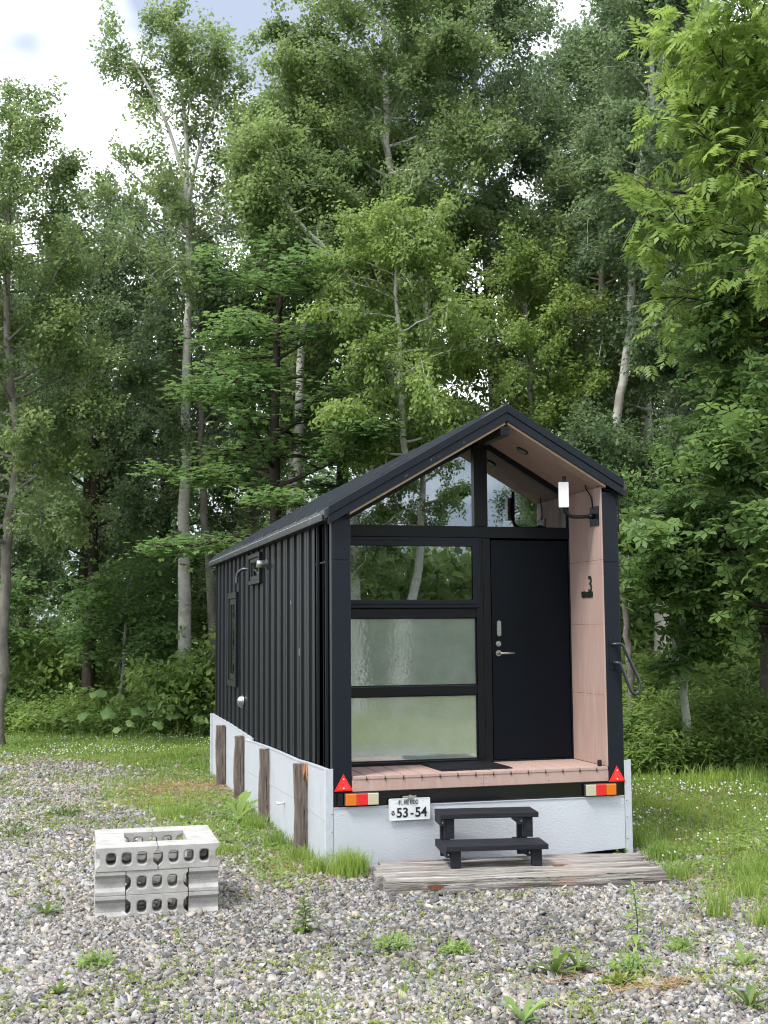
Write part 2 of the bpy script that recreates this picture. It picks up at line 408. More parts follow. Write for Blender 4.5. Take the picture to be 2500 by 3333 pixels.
# soffit (two slopes) with raw wood front edge
def slope_slab(x0, x1, y0, y1, dz0, dz1, name, m, parent=house, bevel=0):
    P = [(x0, roof_z(x0)-dz0), (x1, roof_z(x1)-dz0), (x1, roof_z(x1)-dz1), (x0, roof_z(x0)-dz1)]
    return MB().prism(P, 1, y0, y1).build(name, m, parent, bevel)
n = 5
for a, b in ((.13, AX-.01), (AX+.01, 2.285)):
    m = MB(); wdt = (b-a)/n
    P = [(a, roof_z(a)-.135), (b, roof_z(b)-.135), (b, roof_z(b)-.15), (a, roof_z(a)-.15)]
    for i in range(4):
        m.prism(P, 1, -.036+i*.172, -.036+(i+1)*.172-.0015)
    m.build('soffit', PINK, house)
    slope_slab(a, b, -.048, -.038, .130, .153, 'soffit_edge', TAN)
# downlight
nrm = Vector((-SL, 0, -1)).normalized()
c0 = Vector((1.704, .3, roof_z(1.704)-.151))
dl = MB().tube([c0 - nrm*.02, c0 + nrm*.012], .052, 24).build('downlight', FRAME, house)
MB().tube([c0 + nrm*.010, c0 + nrm*.0135], .036, 24).build('lens', mat('dull_lens', (.09, .09, .085), .3), dl)

# roof sheets, ridge cap and fascia
slope_slab(-.07, AX, -.04, Lc+.06, 0.004, .075, 'roof_panel', ROOF)
slope_slab(AX, W+.06, -.04, Lc+.06, 0.004, .075, 'roof_panel', ROOF)
mb = MB()
yy = .25
while yy < Lc:
    for x0, x1 in ((-.065, AX-.05), (AX+.05, W+.055)):
        P = [(x0, roof_z(x0)-.01), (x1, roof_z(x1)-.01), (x1, roof_z(x1)+.022), (x0, roof_z(x0)+.022)]
        mb.prism(P, 1, yy-.01, yy+.01)
    yy += .42
mb.build('roof_seam', ROOF, house)
mb = MB(); mb.prism([(AX-.12, roof_z(AX-.12)+.004), (AX, AZ+.012), (AX+.12, roof_z(AX+.12)+.004), (AX+.12, roof_z(AX+.12)-.004), (AX, AZ+.002), (AX-.12, roof_z(AX-.12)-.004)], 1, -.03, Lc+.06)
mb.build('ridge_cap', ROOF, house)
for x0, x1, ends in ((-.045, AX-.0008, -1), (AX+.0008, W+.035, 1)):
    m = MB()
    m.prism([(x0, roof_z(x0)+.006), (x1, roof_z(x1)+.006), (x1, roof_z(x1)-.062), (x0, roof_z(x0)-.062)], 1, -.072, -.042)
    m.prism([(x0, roof_z(x0)-.064), (x1, roof_z(x1)-.064), (x1, roof_z(x1)-.133), (x0, roof_z(x0)-.133)], 1, -.064, -.042)
    o = m.build('fascia', BLACK, house, .003)
# white scratches on the fascia
mb = MB()
r = random.Random(5)
for cx in (.78, .80, .83, .57, .60, 1.05):
    for q in range(1):
        x = cx + r.uniform(-.015, .015); z = roof_z(x) - .098 + r.uniform(-.01, .01)
        mb.box(x, x+r.uniform(.003, .008), -.0650, -.0638, z, z+r.uniform(.002, .005))
each(mb, 'paint_chip', ALU, house)
mb = MB(); mb.box(AX-.045, AX+.04, -.0665, -.042, AZ-.160, AZ-.05); 
box('ridge_beam', FRAME, house, 1.378, 1.452, -.05, .648, 3.356, 3.432, .004)
# gutter along the left eave: two pale lipped strips with clips
g = MB()
g.box(-.088, -.0, -.035, Lc+.05, 2.650, 2.660); g.box(-.088, -.080, -.035, Lc+.05, 2.660, 2.70); g.box(-.03, -.0, -.035, Lc+.05, 2.660, 2.70)
go = g.build('gutter', TRIM, house, .002)
cl = MB(); yy = .05
while yy < Lc:
    cl.box(-.0905, -.07, yy, yy+.075, 2.7005, 2.7055); yy += .16
each(cl, 'gutter_clip', ALU, go)
g = MB(); g.box(W+.0, W+.075, -.035, Lc+.05, 2.89, 2.95); g.build('gutter', TRIM, house, .002)

# ---- glazed front wall at y = .65
Y0 = .65
sof = lambda x: roof_z(x)-.152
fr = MB()
fr.box(.147, .20, Y0, Y0+.06, .708, 2.584)
fr.box(.147, 2.30-.032, Y0-.008, Y0+.06, 2.586, 2.684)          # transom
fr.box(1.402, 1.462, Y0-.004, Y0+.06, .708, 2.584); fr.box(1.465, 1.530, Y0, Y0+.06, .708, 2.584)
fr.box(.202, 1.40, Y0-.002, Y0+.06, 1.912, 1.990); fr.box(.202, 1.40, Y0, Y0+.06, 1.268, 1.346); fr.box(.202, 1.40, Y0, Y0+.06, .704, .733)
fr.box(2.249, 2.2685, Y0-.003, Y0+.06, .708, 2.584)
fr.prism([(1.390, 2.686), (1.511, 2.686), (1.511, sof(1.511)), (AX, sof(AX)), (1.390, sof(1.390))], 1, Y0-.006, Y0+.06)
fr.prism([(.147, 2.686), (.20, 2.686), (.20, sof(.2)), (.147, sof(.147))], 1, Y0, Y0+.06)
fr.prism([(2.232, 2.686), (2.2685, 2.686), (2.2685, sof(2.2685)), (2.232, sof(2.232))], 1, Y0, Y0+.06)
fr.prism([(.202, sof(.202)), (1.388, sof(1.388)), (1.388, sof(1.388)-.068), (.202, sof(.202)-.068)], 1, Y0+.002, Y0+.06)
fr.prism([(1.513, sof(1.513)), (2.230, sof(2.230)), (2.230, sof(2.230)-.055), (1.513, sof(1.513)-.055)], 1, Y0+.002, Y0+.06)
fr.build('front_frame', FRAME, house, .0035)
for x0, x1, dz in ((.20, 1.39, .06), (1.511, 2.232, .05)):
    w = MB(); P = [(x0, 2.684), (x1, 2.684), (x1, sof(x1)-dz), (x0, sof(x0)-dz)]
    w.prism(P, 1, Y0+.030, Y0+.036); w.build('gable_window', CLEAR, house)
# awning window
wf = MB()
ox0, ox1, oz0, oz1 = .205, 1.424, 1.992, 2.583; ix0, ix1, iz0, iz1 = .272, 1.356, 2.060, 2.508
wf.prism([(ox0, oz0), (ox1, oz0), (ox1, oz1), (ox0, oz1)], 1, Y0-.030, Y0-.010, [[(ix0-.012, iz0-.012), (ix1+.012, iz0-.012), (ix1+.012, iz1+.012), (ix0-.012, iz1+.012)]])
wf.prism([(ox0+.03, oz0+.03), (ox1-.03, oz0+.03), (ox1-.03, oz1-.03), (ox0+.03, oz1-.03)], 1, Y0-.040, Y0-.0305, [[(ix0, iz0), (ix1, iz0), (ix1, iz1), (ix0, iz1)]])
wo_ = empty('opening_window', (0, 0, 0)); wo_.parent = house
wf.build('frame', BLACK, wo_, .006)
MB().box(ix0-.010, ix1+.010, Y0-.022, Y0-.016, iz0-.010, iz1+.010).build('pane', CLEAR, wo_)
# lower film-backed fixed windows
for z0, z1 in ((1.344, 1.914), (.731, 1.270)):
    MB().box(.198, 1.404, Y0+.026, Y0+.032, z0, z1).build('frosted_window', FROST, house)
    # thin gasket line
    q = MB()
    q.prism([(.203, z0+.003), (1.399, z0+.003), (1.399, z1-.003), (.203, z1-.003)], 1, Y0+.018, Y0+.0255, [[(.212, z0+.012), (1.390, z0+.012), (1.390, z1-.012), (.212, z1-.012)]])
    q.build('gasket', RUBBER, house)
# door
dr = MB(); dr.box(1.538, 2.2445, Y0+.004, Y0+.05, .718, 2.568)
door = dr.build('door', DOORM, house, .004)
d = MB(); d.prism(rrect(1.5935, 1.817, .036, .132, .017), 1, Y0-.016, Y0+.004); kp = d.build('keypad', STEEL, door, .003)
d = MB()
for i in range(5):
    for j in range(2): d.tube([(1.586+j*.015, Y0-.0185, 1.775+i*.021), (1.586+j*.015, Y0-.0155, 1.775+i*.021)], .0048, 8)
each(d, 'key_button', mat('key_grey', (.3, .3, .3), .4), kp)
d = MB(); d.prism(rrect(1.588, 1.65, .056, .155, .004), 1, Y0+.0002, Y0+.0038); d.build('lock_plate', DOORM, door)
d = MB(); d.tube([(1.588, Y0+.002, 1.688), (1.588, Y0-.012, 1.688)], .023, 20); d.tube([(1.588, Y0-.012, 1.688), (1.588, Y0-.02, 1.688)], .014, 16)
d.build('lock', STEEL, door, .001)
d = MB(); d.tube([(1.588, Y0+.002, 1.609), (1.588, Y0-.012, 1.609)], .026, 20); d.tube([(1.588, Y0-.01, 1.609), (1.588, Y0-.052, 1.609), (1.60, Y0-.06, 1.609), (1.712, Y0-.06, 1.609)], .0095, 10)
d.build('handle', STEEL, door)
for z in (2.32, 1.95, 1.05):
    box('hinge', FRAME, door, 2.241, 2.252, Y0-.012, Y0+.004, z, z+.11, .002)
box('threshold', FRAME, house, 1.532, 2.247, Y0-.004, Y0+.06, .704, .7165, .002)

# interior box, seen through the clear panes
MB().box(.05, 2.35, .72, 6.6, .66, .70).build('interior_floor', FLOORIN, house)
it = MB(); it.box(.045, .06, .72, 6.6, .70, 2.6); it.box(2.34, 2.36, .72, 6.6, .70, 2.9); it.prism([(.06, .7), (2.34, .7), (2.34, roof_z(2.34)-.136), (AX, AZ-.136), (.06, roof_z(.06)-.136)], 1, 5.2, 5.22)
it.prism([(.05, roof_z(.05)-.135), (AX, AZ-.135), (2.35, roof_z(2.35)-.135), (2.35, roof_z(2.35)-.10), (AX, AZ-.10), (.05, roof_z(.05)-.10)], 1, .72, 6.6)
it.build('interior_lining', INTERIOR, house)

# porch deck
d = MB(); gaps = [.146+.1472*i for i in range(0, 16)]
xs = [.1475] + [.262+.1465*i for i in range(14)] + [2.269]
for a, b in zip(xs[:-1], xs[1:]): d.box(a+.0045, b-.0045, -.004, .647, .680, .7035)
deck = d.build('porch_deck', PINK, house, .002)
d = MB()
for x in xs[1:-1]:
    a, b, zc = .0022, .0085, .6795
    d.prism([(x-a, zc-.015), (x+a, zc-.015), (x+a, zc-a), (x+b, zc-a), (x+b, zc+a), (x+a, zc+a), (x+a, zc+.014), (x-a, zc+.014), (x-a, zc+a), (x-b, zc+a), (x-b, zc-a), (x-a, zc-a)], 1, -.0075, -.0045)
each(d, 'deck_clip', INK, deck)
d = MB(); d.box(.1475, 1.2045, .0, .02, .5905, .6785); d.box(1.2065, 2.269, .0, .02, .5905, .6785)
df = d.build('deck_fascia', PINK, house, .002)
d = MB()
for x in (.17, .70, 1.185, 1.225, 1.75, 2.25):
    for z in (.612, .655): d.tube([(x, -.0015, z), (x, .0, z)], .003, 6)
each(d, 'screw', TUBEM, df)
b_ = MB(); b_.box(.0, W, .012, .10, .4735, .589); b_.box(.0, W, .004, .0118, .4735, .482); b_.box(0, W, .004, .0118, .580, .589)
b_.build('chassis_beam', BEAM, house, .002)
MB().box(.05, 2.35, .12, 6.6, .42, .64).build('chassis', BEAM, house)
# stub on deck
# triangle reflectors
for pts3, nm in ((((.005, .598), (.152, .599), (.078, .727)), 0), (((2.266, .583), (2.412, .583), (2.338, .710)), 1)):
    cx = sum(p[0] for p in pts3)/3; cz = sum(p[1] for p in pts3)/3
    o = MB().prism(list(pts3), 1, -.014, -.006).build('triangle_reflector', RED, house, .002)
    ins = [(cx+(p[0]-cx)*.74, cz+(p[1]-cz)*.74) for p in pts3]
    MB().prism(ins, 1, -.0155, -.0142).build('reflector_face', mat('reflector_inner', (.85, .02, .02), .2, .7, coat=.6, bump=(200, .3)), o)
    s = MB()
    for z in (cz-.02, cz+.048): s.tube([(cx, -.019, z), (cx, -.0142, z)], .0055, 10)
    each(s, 'screw', WHITE, o)
# tail lamps
def tail(x0, x1, z0, z1, cols):
    o = MB().box(x0, x1, -.028, .003, z0, z1).build('tail_lamp', mat('lamp_back', (.03, .03, .03), .5), house, .006)
    w = (x1-x0-.008)/3
    for i, (nm, mt) in enumerate(cols):
        MB().box(x0+.004+i*w, x0+.004+(i+1)*w-.001, -.045, -.0285, z0+.004, z1-.004).build(nm, mt, o, .005)
A3 = [('amber_lens', LAMB), ('red_lens', LRED), ('white_lens', LWHT)]
tail(.083, .350, .489, .584, A3); tail(2.050, 2.320, .479, .575, A3[::-1])
box('lamp_bracket', RUBBER, house, .033, .076, -.012, .003, .487, .580, .003)
box('lamp_bracket', RUBBER, house, 2.325, 2.350, -.012, .003, .480, .572, .003)
# licence plate
lp = MB(); lp.prism(rrect(.593, .446, .330, .165, .010), 1, -.024, -.021)
plate = lp.build('license_plate', PLATEW, house, .001)
q = MB(); q.prism(rrect(.593, .446, .328, .163, .010), 1, -.0262, -.0241, [rrect(.593, .446, .318, .153, .007)]); q.build('rim', PLATEW, plate)
T = lambda t, x, z, size, xs=1, wt=0: text_mesh(t, size, .0008, INK, 'characters', plate, frontface(x, -.0252, z), 'LEFT', xs, wt)
T('札幌', .500, .482, .044, 1.0, .0); T('800', .596, .4835, .046, .98, .0004); T('る', .440, .4065, .042, 1.0, .0006)
T('53', .487, .388, .100, .98, .0022); T('-', .598, .392, .085, 1.0, .0022); T('54', .635, .388, .100, .98, .0022)
for x, z, mt in ((.489, .500, PALEINK), (.700, .508, ALU)):
    MB().tube([(x, -.0262, z), (x, -.0242, z)], .009 if mt is PALEINK else .005, 14).build('bolt', mt, plate)
q = MB(); q.box(.573, .620, -.05, -.026, .523, .541); q.box(.540, .650, -.021, -.014, .525, .545); q.box(.588, .606, -.04, -.012, .541, .553); q.build('plate_light', STEEL, house, .002)
# hand rail on the right post
q = MB(); q.box(2.303, 2.372, -.006, -.0005, 1.478, 1.730)
rail = q.build('hand_rail', BLACK, house, .001)
q = MB()
for x, z in ((2.312, 1.72), (2.363, 1.72), (2.312, 1.488), (2.363, 1.488)): q.tube([(x, -.009, z), (x, -.0058, z)], .004, 8)
each(q, 'screw', TUBEM, rail)
P = [(2.325, -.006, 1.681), (2.33, -.040, 1.682), (2.37, -.052, 1.684), (2.398, -.052, 1.672), (2.42, -.052, 1.630), (2.532, -.052, 1.395), (2.540, -.052, 1.345), (2.528, -.052, 1.300), (2.503, -.052, 1.280), (2.478, -.052, 1.288), (2.458, -.052, 1.318),
     (2.385, -.052, 1.495), (2.368, -.052, 1.525), (2.348, -.045, 1.533), (2.336, -.006, 1.534)]
def smooth_path(P, k=4):
    P = [Vector(p) for p in P]; out = []
    for i in range(len(P)-1):
        p0, p1, p2, p3 = P[max(i-1, 0)], P[i], P[i+1], P[min(i+2, len(P)-1)]
        for j in range(k):
            t = j/k; out.append(.5*((2*p1)+(p2-p0)*t+(2*p0-5*p1+4*p2-p3)*t*t+(3*p1-p0-3*p2+p3)*t**3))
    out.append(P[-1]); return out
MB().tube(smooth_path(P), .0125, 10).build('rail_bar', TUBEM, rail)
# bracket, arm and white unit on the right side panel
q = MB(); q.box(2.250, 2.258, .03, .20, 2.655, 2.815)
br = q.build('lamp_arm_bracket', BLACK, house, .002)
q = MB()
for yq in (.045, .185):
    for z in (2.67, 2.80): q.tube([(2.2515, yq, z), (2.247, yq, z)], .005, 8)
each(q, 'screw', TUBEM, br)
q = MB(); q.tube(smooth_path([(2.251, .115, 2.735), (2.20, .113, 2.733), (2.10, .11, 2.727), (2.03, .105, 2.735), (1.992, .102, 2.77), (1.985, .10, 2.82), (1.985, .10, 2.95), (1.985, .10, 3.058)]), .0155, 12)
q.tube([(2.251, .115, 2.735), (2.20, .113, 2.733)], .022, 12)
q.build('arm', FRAME, br)
q = MB(); mt = Matrix.Translation((1.966, .075, 2.903)) @ Matrix.Rotation(R_(-22), 4, 'Z')
q.box(-.042, .042, -.022, .016, -.105, .105, mt); q.build('white_unit', WHITE, br, .006)
MB().tube(smooth_path([(2.250, .13, 2.80), (2.244, .15, 2.90), (2.222, .18, 2.96), (2.214, .19, 3.0), (2.225, .15, 3.015), (2.25, .05, 2.985), (2.30, -.012, 2.945), (2.37, -.014, 2.93), (2.405, -.012, 2.88), (2.418, .0, 2.80), (2.418, .01, 2.6)]), .0055, 6).build('cable', RUBBER, br)
# number and name strip
num = text_mesh('3', .195, .004, INK, 'house_number', house, Matrix.Translation((2.254, .268, 2.112)) @ Matrix.Rotation(R_(-90), 4, 'Z') @ Matrix.Rotation(R_(90), 4, 'X'), 'LEFT', .80, .0012)
q = MB(); q.prism([(.185, 2.080), (.405, 2.080), (.405, 2.122), (.330, 2.122), (.330, 2.112), (.185, 2.112)], 0, 2.252, 2.2575)
r = random.Random(9)
yq = .190
while yq < .395:
    w = r.uniform(.006, .012)
    q.box(2.252, 2.2575, yq, yq+w, 2.066+r.uniform(0, .006), 2.080)
    if yq < .30: q.box(2.252, 2.2575, yq, yq+w, 2.112, 2.117)
    yq += w+.0035
q.build('name_strip', INK, house)

# ---- things on the left wall
def wall_window(y0, y1, z0, z1, deep=.05, t=.05, nm='side_window'):
    o = empty(nm, (0, 0, 0)); o.parent = house
    q = MB(); q.prism([(y0, z0), (y1, z0), (y1, z1), (y0, z1)], 0, -.05, -.002, [[(y0+t, z0+t), (y1-t, z0+t), (y1-t, z1-t), (y0+t, z1-t)]])
    q.prism([(y0+t+.001, z0+t+.001), (y1-t-.001, z0+t+.001), (y1-t-.001, z1-t-.001), (y0+t+.001, z1-t-.001)], 0, -.035, -.002, [[(y0+2*t, z0+2*t), (y1-2*t, z0+2*t), (y1-2*t, z1-2*t), (y0+2*t, z1-2*t)]])
    q.build('frame', FRAME, o, .004)
    MB().box(-.022, -.016, y0+2*t-.002, y1-2*t+.002, z0+2*t-.002, z1-2*t+.002).build('pane', CLEAR, o)
wall_window(3.08, 3.80, 2.295, 2.612, t=.045)
wall_window(4.66, 5.30, 1.19, 2.26, t=.07)
q = MB(); q.tube([(-.002, 2.78, 2.47), (-.03, 2.78, 2.47)], .056, 24); v = q.build('flue_vent', TUBEM, house, .004)
MB().tube([(-.031, 2.78, 2.47), (-.12, 2.78, 2.47)], .036, 24).build('flue_pipe', STEEL, v, .003)
q = MB(); q.tube(smooth_path([(-.002, 3.98, 2.475), (-.05, 4.0, 2.482), (-.10, 4.02, 2.46), (-.125, 4.04, 2.41), (-.128, 4.04, 2.33)]), .018, 16, caps=False); q.build('bent_vent_pipe', TUBEM, house)
def dome(c, r0, n=14, m=8):
    vs = []; fs = []
    for i in range(m+1):
        a = math.pi/2*i/m
        for j in range(n):
            b = 2*math.pi*j/n; vs.append((c[0]-r0*.95*math.sin(a), c[1]+r0*math.cos(a)*math.cos(b), c[2]+r0*math.cos(a)*math.sin(b)))
    for i in range(m):
        for j in range(n): fs.append((i*n+j, i*n+(j+1) % n, (i+1)*n+(j+1) % n, (i+1)*n+j))
    return vs, fs
q = MB(); vs, fs = dome((-.022, 4.33, 1.06), .055); q.add(vs, fs, True); vh = q.build('vent_hood', STEEL, house)
q = MB(); q.tube([(-.002, 4.33, 1.06), (-.022, 4.33, 1.06)], .06, 20); q.prism([(-.022, 1.02), (-.075, 1.045), (-.06, 1.0), (-.035, .985), (-.022, .98)], 1, 4.30, 4.36); q.build('hood_collar', STEEL, vh)
# wall electrical cover streaks
q = MB()
r = random.Random(21)
for i in range(14):
    y = 1.25+r.uniform(0, .02)+i*.0; z = r.uniform(1.55, 1.75)
q.box(-.0045, -.001, 1.27, 1.274, 1.60, 1.66); q.box(-.0045, -.001, 1.66, 1.664, 2.05, 2.08)
each(q, 'scratch', ALU, house)

# ------------------------------------------------------------------ skirting
sk = empty('skirting', (0, 0, 0), 0, 'pale grey board skirting standing around the base of the black cabin', 'skirting')
def side_poly(y0, y1, top, bot=-.05):
    return [(y0, bot), (y1, bot)] + top
# lower boards and upper boards of the left side, front length and rear length
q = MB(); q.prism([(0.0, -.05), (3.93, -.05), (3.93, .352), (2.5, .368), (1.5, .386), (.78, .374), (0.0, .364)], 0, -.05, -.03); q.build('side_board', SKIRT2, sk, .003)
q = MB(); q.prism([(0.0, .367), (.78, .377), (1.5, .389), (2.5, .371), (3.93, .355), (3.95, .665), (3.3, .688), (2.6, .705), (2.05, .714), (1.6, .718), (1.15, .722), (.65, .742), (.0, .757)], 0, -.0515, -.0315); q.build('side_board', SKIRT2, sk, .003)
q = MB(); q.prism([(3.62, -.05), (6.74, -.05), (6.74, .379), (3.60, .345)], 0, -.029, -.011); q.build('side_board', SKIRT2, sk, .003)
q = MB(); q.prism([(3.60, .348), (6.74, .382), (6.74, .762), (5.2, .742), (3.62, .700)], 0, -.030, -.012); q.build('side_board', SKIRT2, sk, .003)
box('end_trim', ALU, sk, -.056, -.008, 6.70, 6.76, -.05, .775, .002)
# top lip (slightly wavy)
q = MB()
tp = [(0.0, .757), (.65, .742), (1.15, .722), (1.6, .718), (2.05, .714), (2.6, .705), (3.3, .688), (3.95, .665)]
q.prism([(a, b+.001) for a, b in tp] + [(a, b+.009) for a, b in tp[::-1]], 0, -.056, -.024)
tp = [(3.62, .700), (5.2, .742), (6.70, .762)]
q.prism([(a, b+.001) for a, b in tp] + [(a, b+.009) for a, b in tp[::-1]], 0, -.034, -.008)
q.build('top_lip', ALU, sk)
# front board
q = MB(); q.prism([(0.001, -.05), (2.404, .055), (2.404, .4645), (.001, .4725)], 1, -.002, .011); q.build('front_board', SKIRT, sk, .002)
MB().box(2.404, 2.405, .03, .035, -.05, .46)
q = MB(); q.prism([(0.001, .4728), (2.404, .4648), (2.404, .4708), (.001, .4788)], 1, -.008, .003); q.build('front_lip', ALU, sk)
q = MB(); q.box(-.058, -.001, -.006, .0, -.05, .768); q.box(-.058, -.053, .0005, .05, -.05, .768); c1 = q.build('corner_trim', ALU, sk, .0015)
q = MB(); q.box(2.4065, 2.465, -.006, .0, -.05, .752); q.box(2.460, 2.465, .0005, .05, -.05, .752); c2 = q.build('corner_trim', ALU, sk, .0015)
for c, x in ((c1, -.012), (c2, 2.42)):
    q = MB()
    for z in (.13, .30, .43): q.tube([(x, -.009, z), (x, -.0055, z)], .004, 8)
    each(q, 'screw', TUBEM, c)
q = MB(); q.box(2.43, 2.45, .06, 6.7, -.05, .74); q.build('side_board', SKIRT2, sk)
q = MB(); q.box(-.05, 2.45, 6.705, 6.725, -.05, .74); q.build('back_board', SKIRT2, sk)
q = MB(); q.tube([(-.052, 1.69, .30), (-.12, 1.70, .297)], .011, 10); q.tube([(-.11, 1.70, .298), (-.118, 1.70, .298)], .016, 10); q.build('outlet_pipe', WHITE, sk)

# props: four old posts
PSETS = [((-.087, 5.55), .71, .5, 'rearmost old timber post propping the grey skirting, beside its far end trim'),
         ((-.087, 4.15), .69, -.5, 'old timber post standing where the two skirting lengths overlap'),
         ((-.092, 2.50), .70, -.2, 'old timber post bleached at its sawn top, between the skirting overlap and the splintered post'),
         ((-.092, .745), .735, 1.2, 'nearest old timber post, split and splintered at its top, against the grey skirting')]
for i, ((px, py), h, lean, lab) in enumerate(PSETS):
    o = empty('timber_post', (px, py, 0), 0, lab, 'post', 'old timber posts propping the skirting')
    r = random.Random(40+i); q = MB(); n = 9; w = .052
    sect = []
    for j in range(n+1):
        z = -.05 + (h+.05)*j/n
        dx = math.sin(j*.8+i)*.004 - lean*.012*z/h; dy = math.cos(j*1.1+i)*.004
        ring = []
        for kx in range(12):
            a = 2*math.pi*kx/12 + math.pi/12
            rr = w/max(abs(math.cos(a)), abs(math.sin(a)))*.97
            rr = min(rr, w*1.27) + r.uniform(-.0035, .0035)
            ring.append((dx+rr*math.cos(a), dy+rr*math.sin(a), z + (r.uniform(-.006, .006) if j == n else 0)))
        sect += ring
    fs = [(j*12+a, j*12+(a+1) % 12, (j+1)*12+(a+1) % 12, (j+1)*12+a) for j in range(n) for a in range(12)]
    fs += [[n*12+a for a in range(12)]]
    q.add(sect, fs); q.build('post_body', POST, o)
    MB().add([(v[0]*.9-lean*.0, v[1]*.9, v[2]+.002) for v in sect[-12:]] + [(-lean*.012, 0, h+.004)], [(a, (a+1) % 12, 12) for a in range(12)]).build('sawn_top', OLD, o)
    if i == 3:
        s = MB()
        for kx in range(9):
            x = .004+kx*.0055; zt = h + r.uniform(-.02, .035); zb = h - r.uniform(.10, .22)
            s.tube([(x, -.0535, zb), (x+r.uniform(-.004, .004), -.056-r.uniform(0, .012), (zb+zt)/2), (x+r.uniform(-.012, .012), -.055, zt)], [.001, .006, .002], 5)
        s.build('splinter', SPLIT, o)

# ------------------------------------------------------------------ sleepers, steps, mat
SL_LAB = ['weathered timber sleeper nearest the camera, its whole front face showing above the gravel',
          'second weathered timber sleeper from the front, carrying the front legs of the step stool',
          'third weathered timber sleeper from the front, between the front and rear stool legs',
          'split weathered sleeper tucked right against the grey skirting, under the rear legs of the stool']
base = Vector((.158, -.915, 0)); ang = R_(-7.4)
for i in range(4):
    r = random.Random(70+i); Ln = [2.0, 2.02, 1.96, 2.0][i]; off = [.0, -.035, -.01, .06][i]
    wd = [.207, .199, .196, .200][i]; o = empty('timber_sleeper', (0, 0, 0), 0, SL_LAB[i], 'timber', 'old timber sleepers laid as a landing below the steps')
    loc = base + Matrix.Rotation(ang, 3, 'Z') @ Vector((off, i*.214, 0)); o.location = loc; o.rotation_euler = (0, 0, ang + R_([0, .2, -.25, .5][i]))
    q = MB(); nx = 40; top = [.104, .100, .097, .088][i]
    prof = [(0.004, -.06), (0, .0), (0.0, top-.012), (.010, top-.002), (wd*.33, top+.001), (wd*.66, top), (wd-.010, top-.002), (wd, top-.012), (wd, 0), (wd-.004, -.06)]
    vs = []; k = len(prof)
    for a in range(nx+1):
        for b, (yy, zz) in enumerate(prof):
            wob = .005*math.sin(a*.35+b*1.3+i) + r.uniform(-.003, .003)
            ex = (r.uniform(-.012, .012) if a in (0, nx) else 0)
            chip = -.012*max(0, math.sin(a*.21+i*2))*(1 if b in (2, 3, 6, 7) else 0)
            vs.append((a*Ln/nx+ex, yy + (wob if b < 3 or b > 6 else 0), zz + wob*.5 + chip*.5))
    fs = [(a*k+b, a*k+b+1, (a+1)*k+b+1, (a+1)*k+b) for a in range(nx) for b in range(k-1)]
    fs += [list(range(k)), [nx*k+b for b in range(k)][::-1]]
    q.add(vs, fs); q.build('sleeper_body', OLD, o)
    if i == 0:
        s = MB(); s.box(.29, .40, -.0075, .002, .045, .062); s.box(.31, .38, -.0078, .002, .030, .052); s.build('rotten_knot', RUST, o)
    if i == 1:
        s = MB(); s.box(1.30, 1.38, .08, .12, .1005, .1045); s.build('nail_plate', RUST, o)

st = empty('step_stool', (.728, -.364, .102), R_(-9.3), 'black painted wooden two tread step stool standing on the weathered sleepers', 'steps')
q = MB(); q.box(0, .745, 0, .145, .307, .345); q.box(0, .745, .149, .296, .307, .345); q.build('upper_tread', STEP, st, .004)
q = MB(); q.box(-.005, .745, -.300, -.152, .122, .160); q.box(-.005, .745, -.148, -.002, .122, .160); q.build('lower_tread', STEP, st, .004)
for x in (.036, .630):
    MB().box(x, x+.074, .225, .275, 0, .3065).build('leg', STEP, st, .003)          # rear leg
    MB().box(x, x+.074, .022, .070, .1605, .3065).build('leg', STEP, st, .003)
    MB().box(x, x+.074, -.262, -.215, 0, .1215).build('leg', STEP, st, .003)
    MB().box(x-.035, x-.0005, .004, .285, .255, .3065).build('side_rail', STEP, st, .003)
    MB().box(x-.035, x-.0005, -.258, .285, .070, .1215).build('side_rail', STEP, st, .003)
q = MB()
for x, y, z in ((.018, .003, .282), (.612, .003, .282), (.018, -.259, .096), (.612, -.259, .096)): q.tube([(x, y, z), (x, y-.004, z)], .006, 8)
each(q, 'bolt', STEEL, st)

m_ = empty('door_mat', (.895, .10, .704), R_(1.5), 'black ribbed rubber door mat lying on the pink porch deck', 'mat')
MB().box(0, .60, 0, .53, 0, .009).build('mat_base', RUBBER, m_, .003)
q = MB(); yy = .012
while yy < .51:
    xx = .012
    while xx < .58: q.box(xx, xx+.012, yy, yy+.02, .0092, .016); xx += .0215
    yy += .028
q.build('mat_ribs', RUBBER, m_)
s_ = empty('door_stop', (2.214, .045, .704), 0, 'short black cylinder standing at the outer corner of the porch deck', 'door stop')
MB().tube([(0, 0, 0), (0, 0, .046)], .018, 20).build('stop_body', RUBBER, s_, .003)
MB().tube([(0, 0, .0462), (0, 0, .052)], .015, 20).build('stop_cap', TUBEM, s_, .002)
mr = empty('round_mirror', (.36, 1.3, 2.207), 0, 'round mirror hanging inside the cabin behind the opening window', 'mirror')
q = MB(); q.tube([(0, 0, 0), (0, .012, 0)], .20, 40); q.build('mirror_rim', FRAME, mr)
MB().tube([(0, -.002, 0), (0, -.0005, 0)], .192, 40).build('mirror_glass', MIRROR, mr)

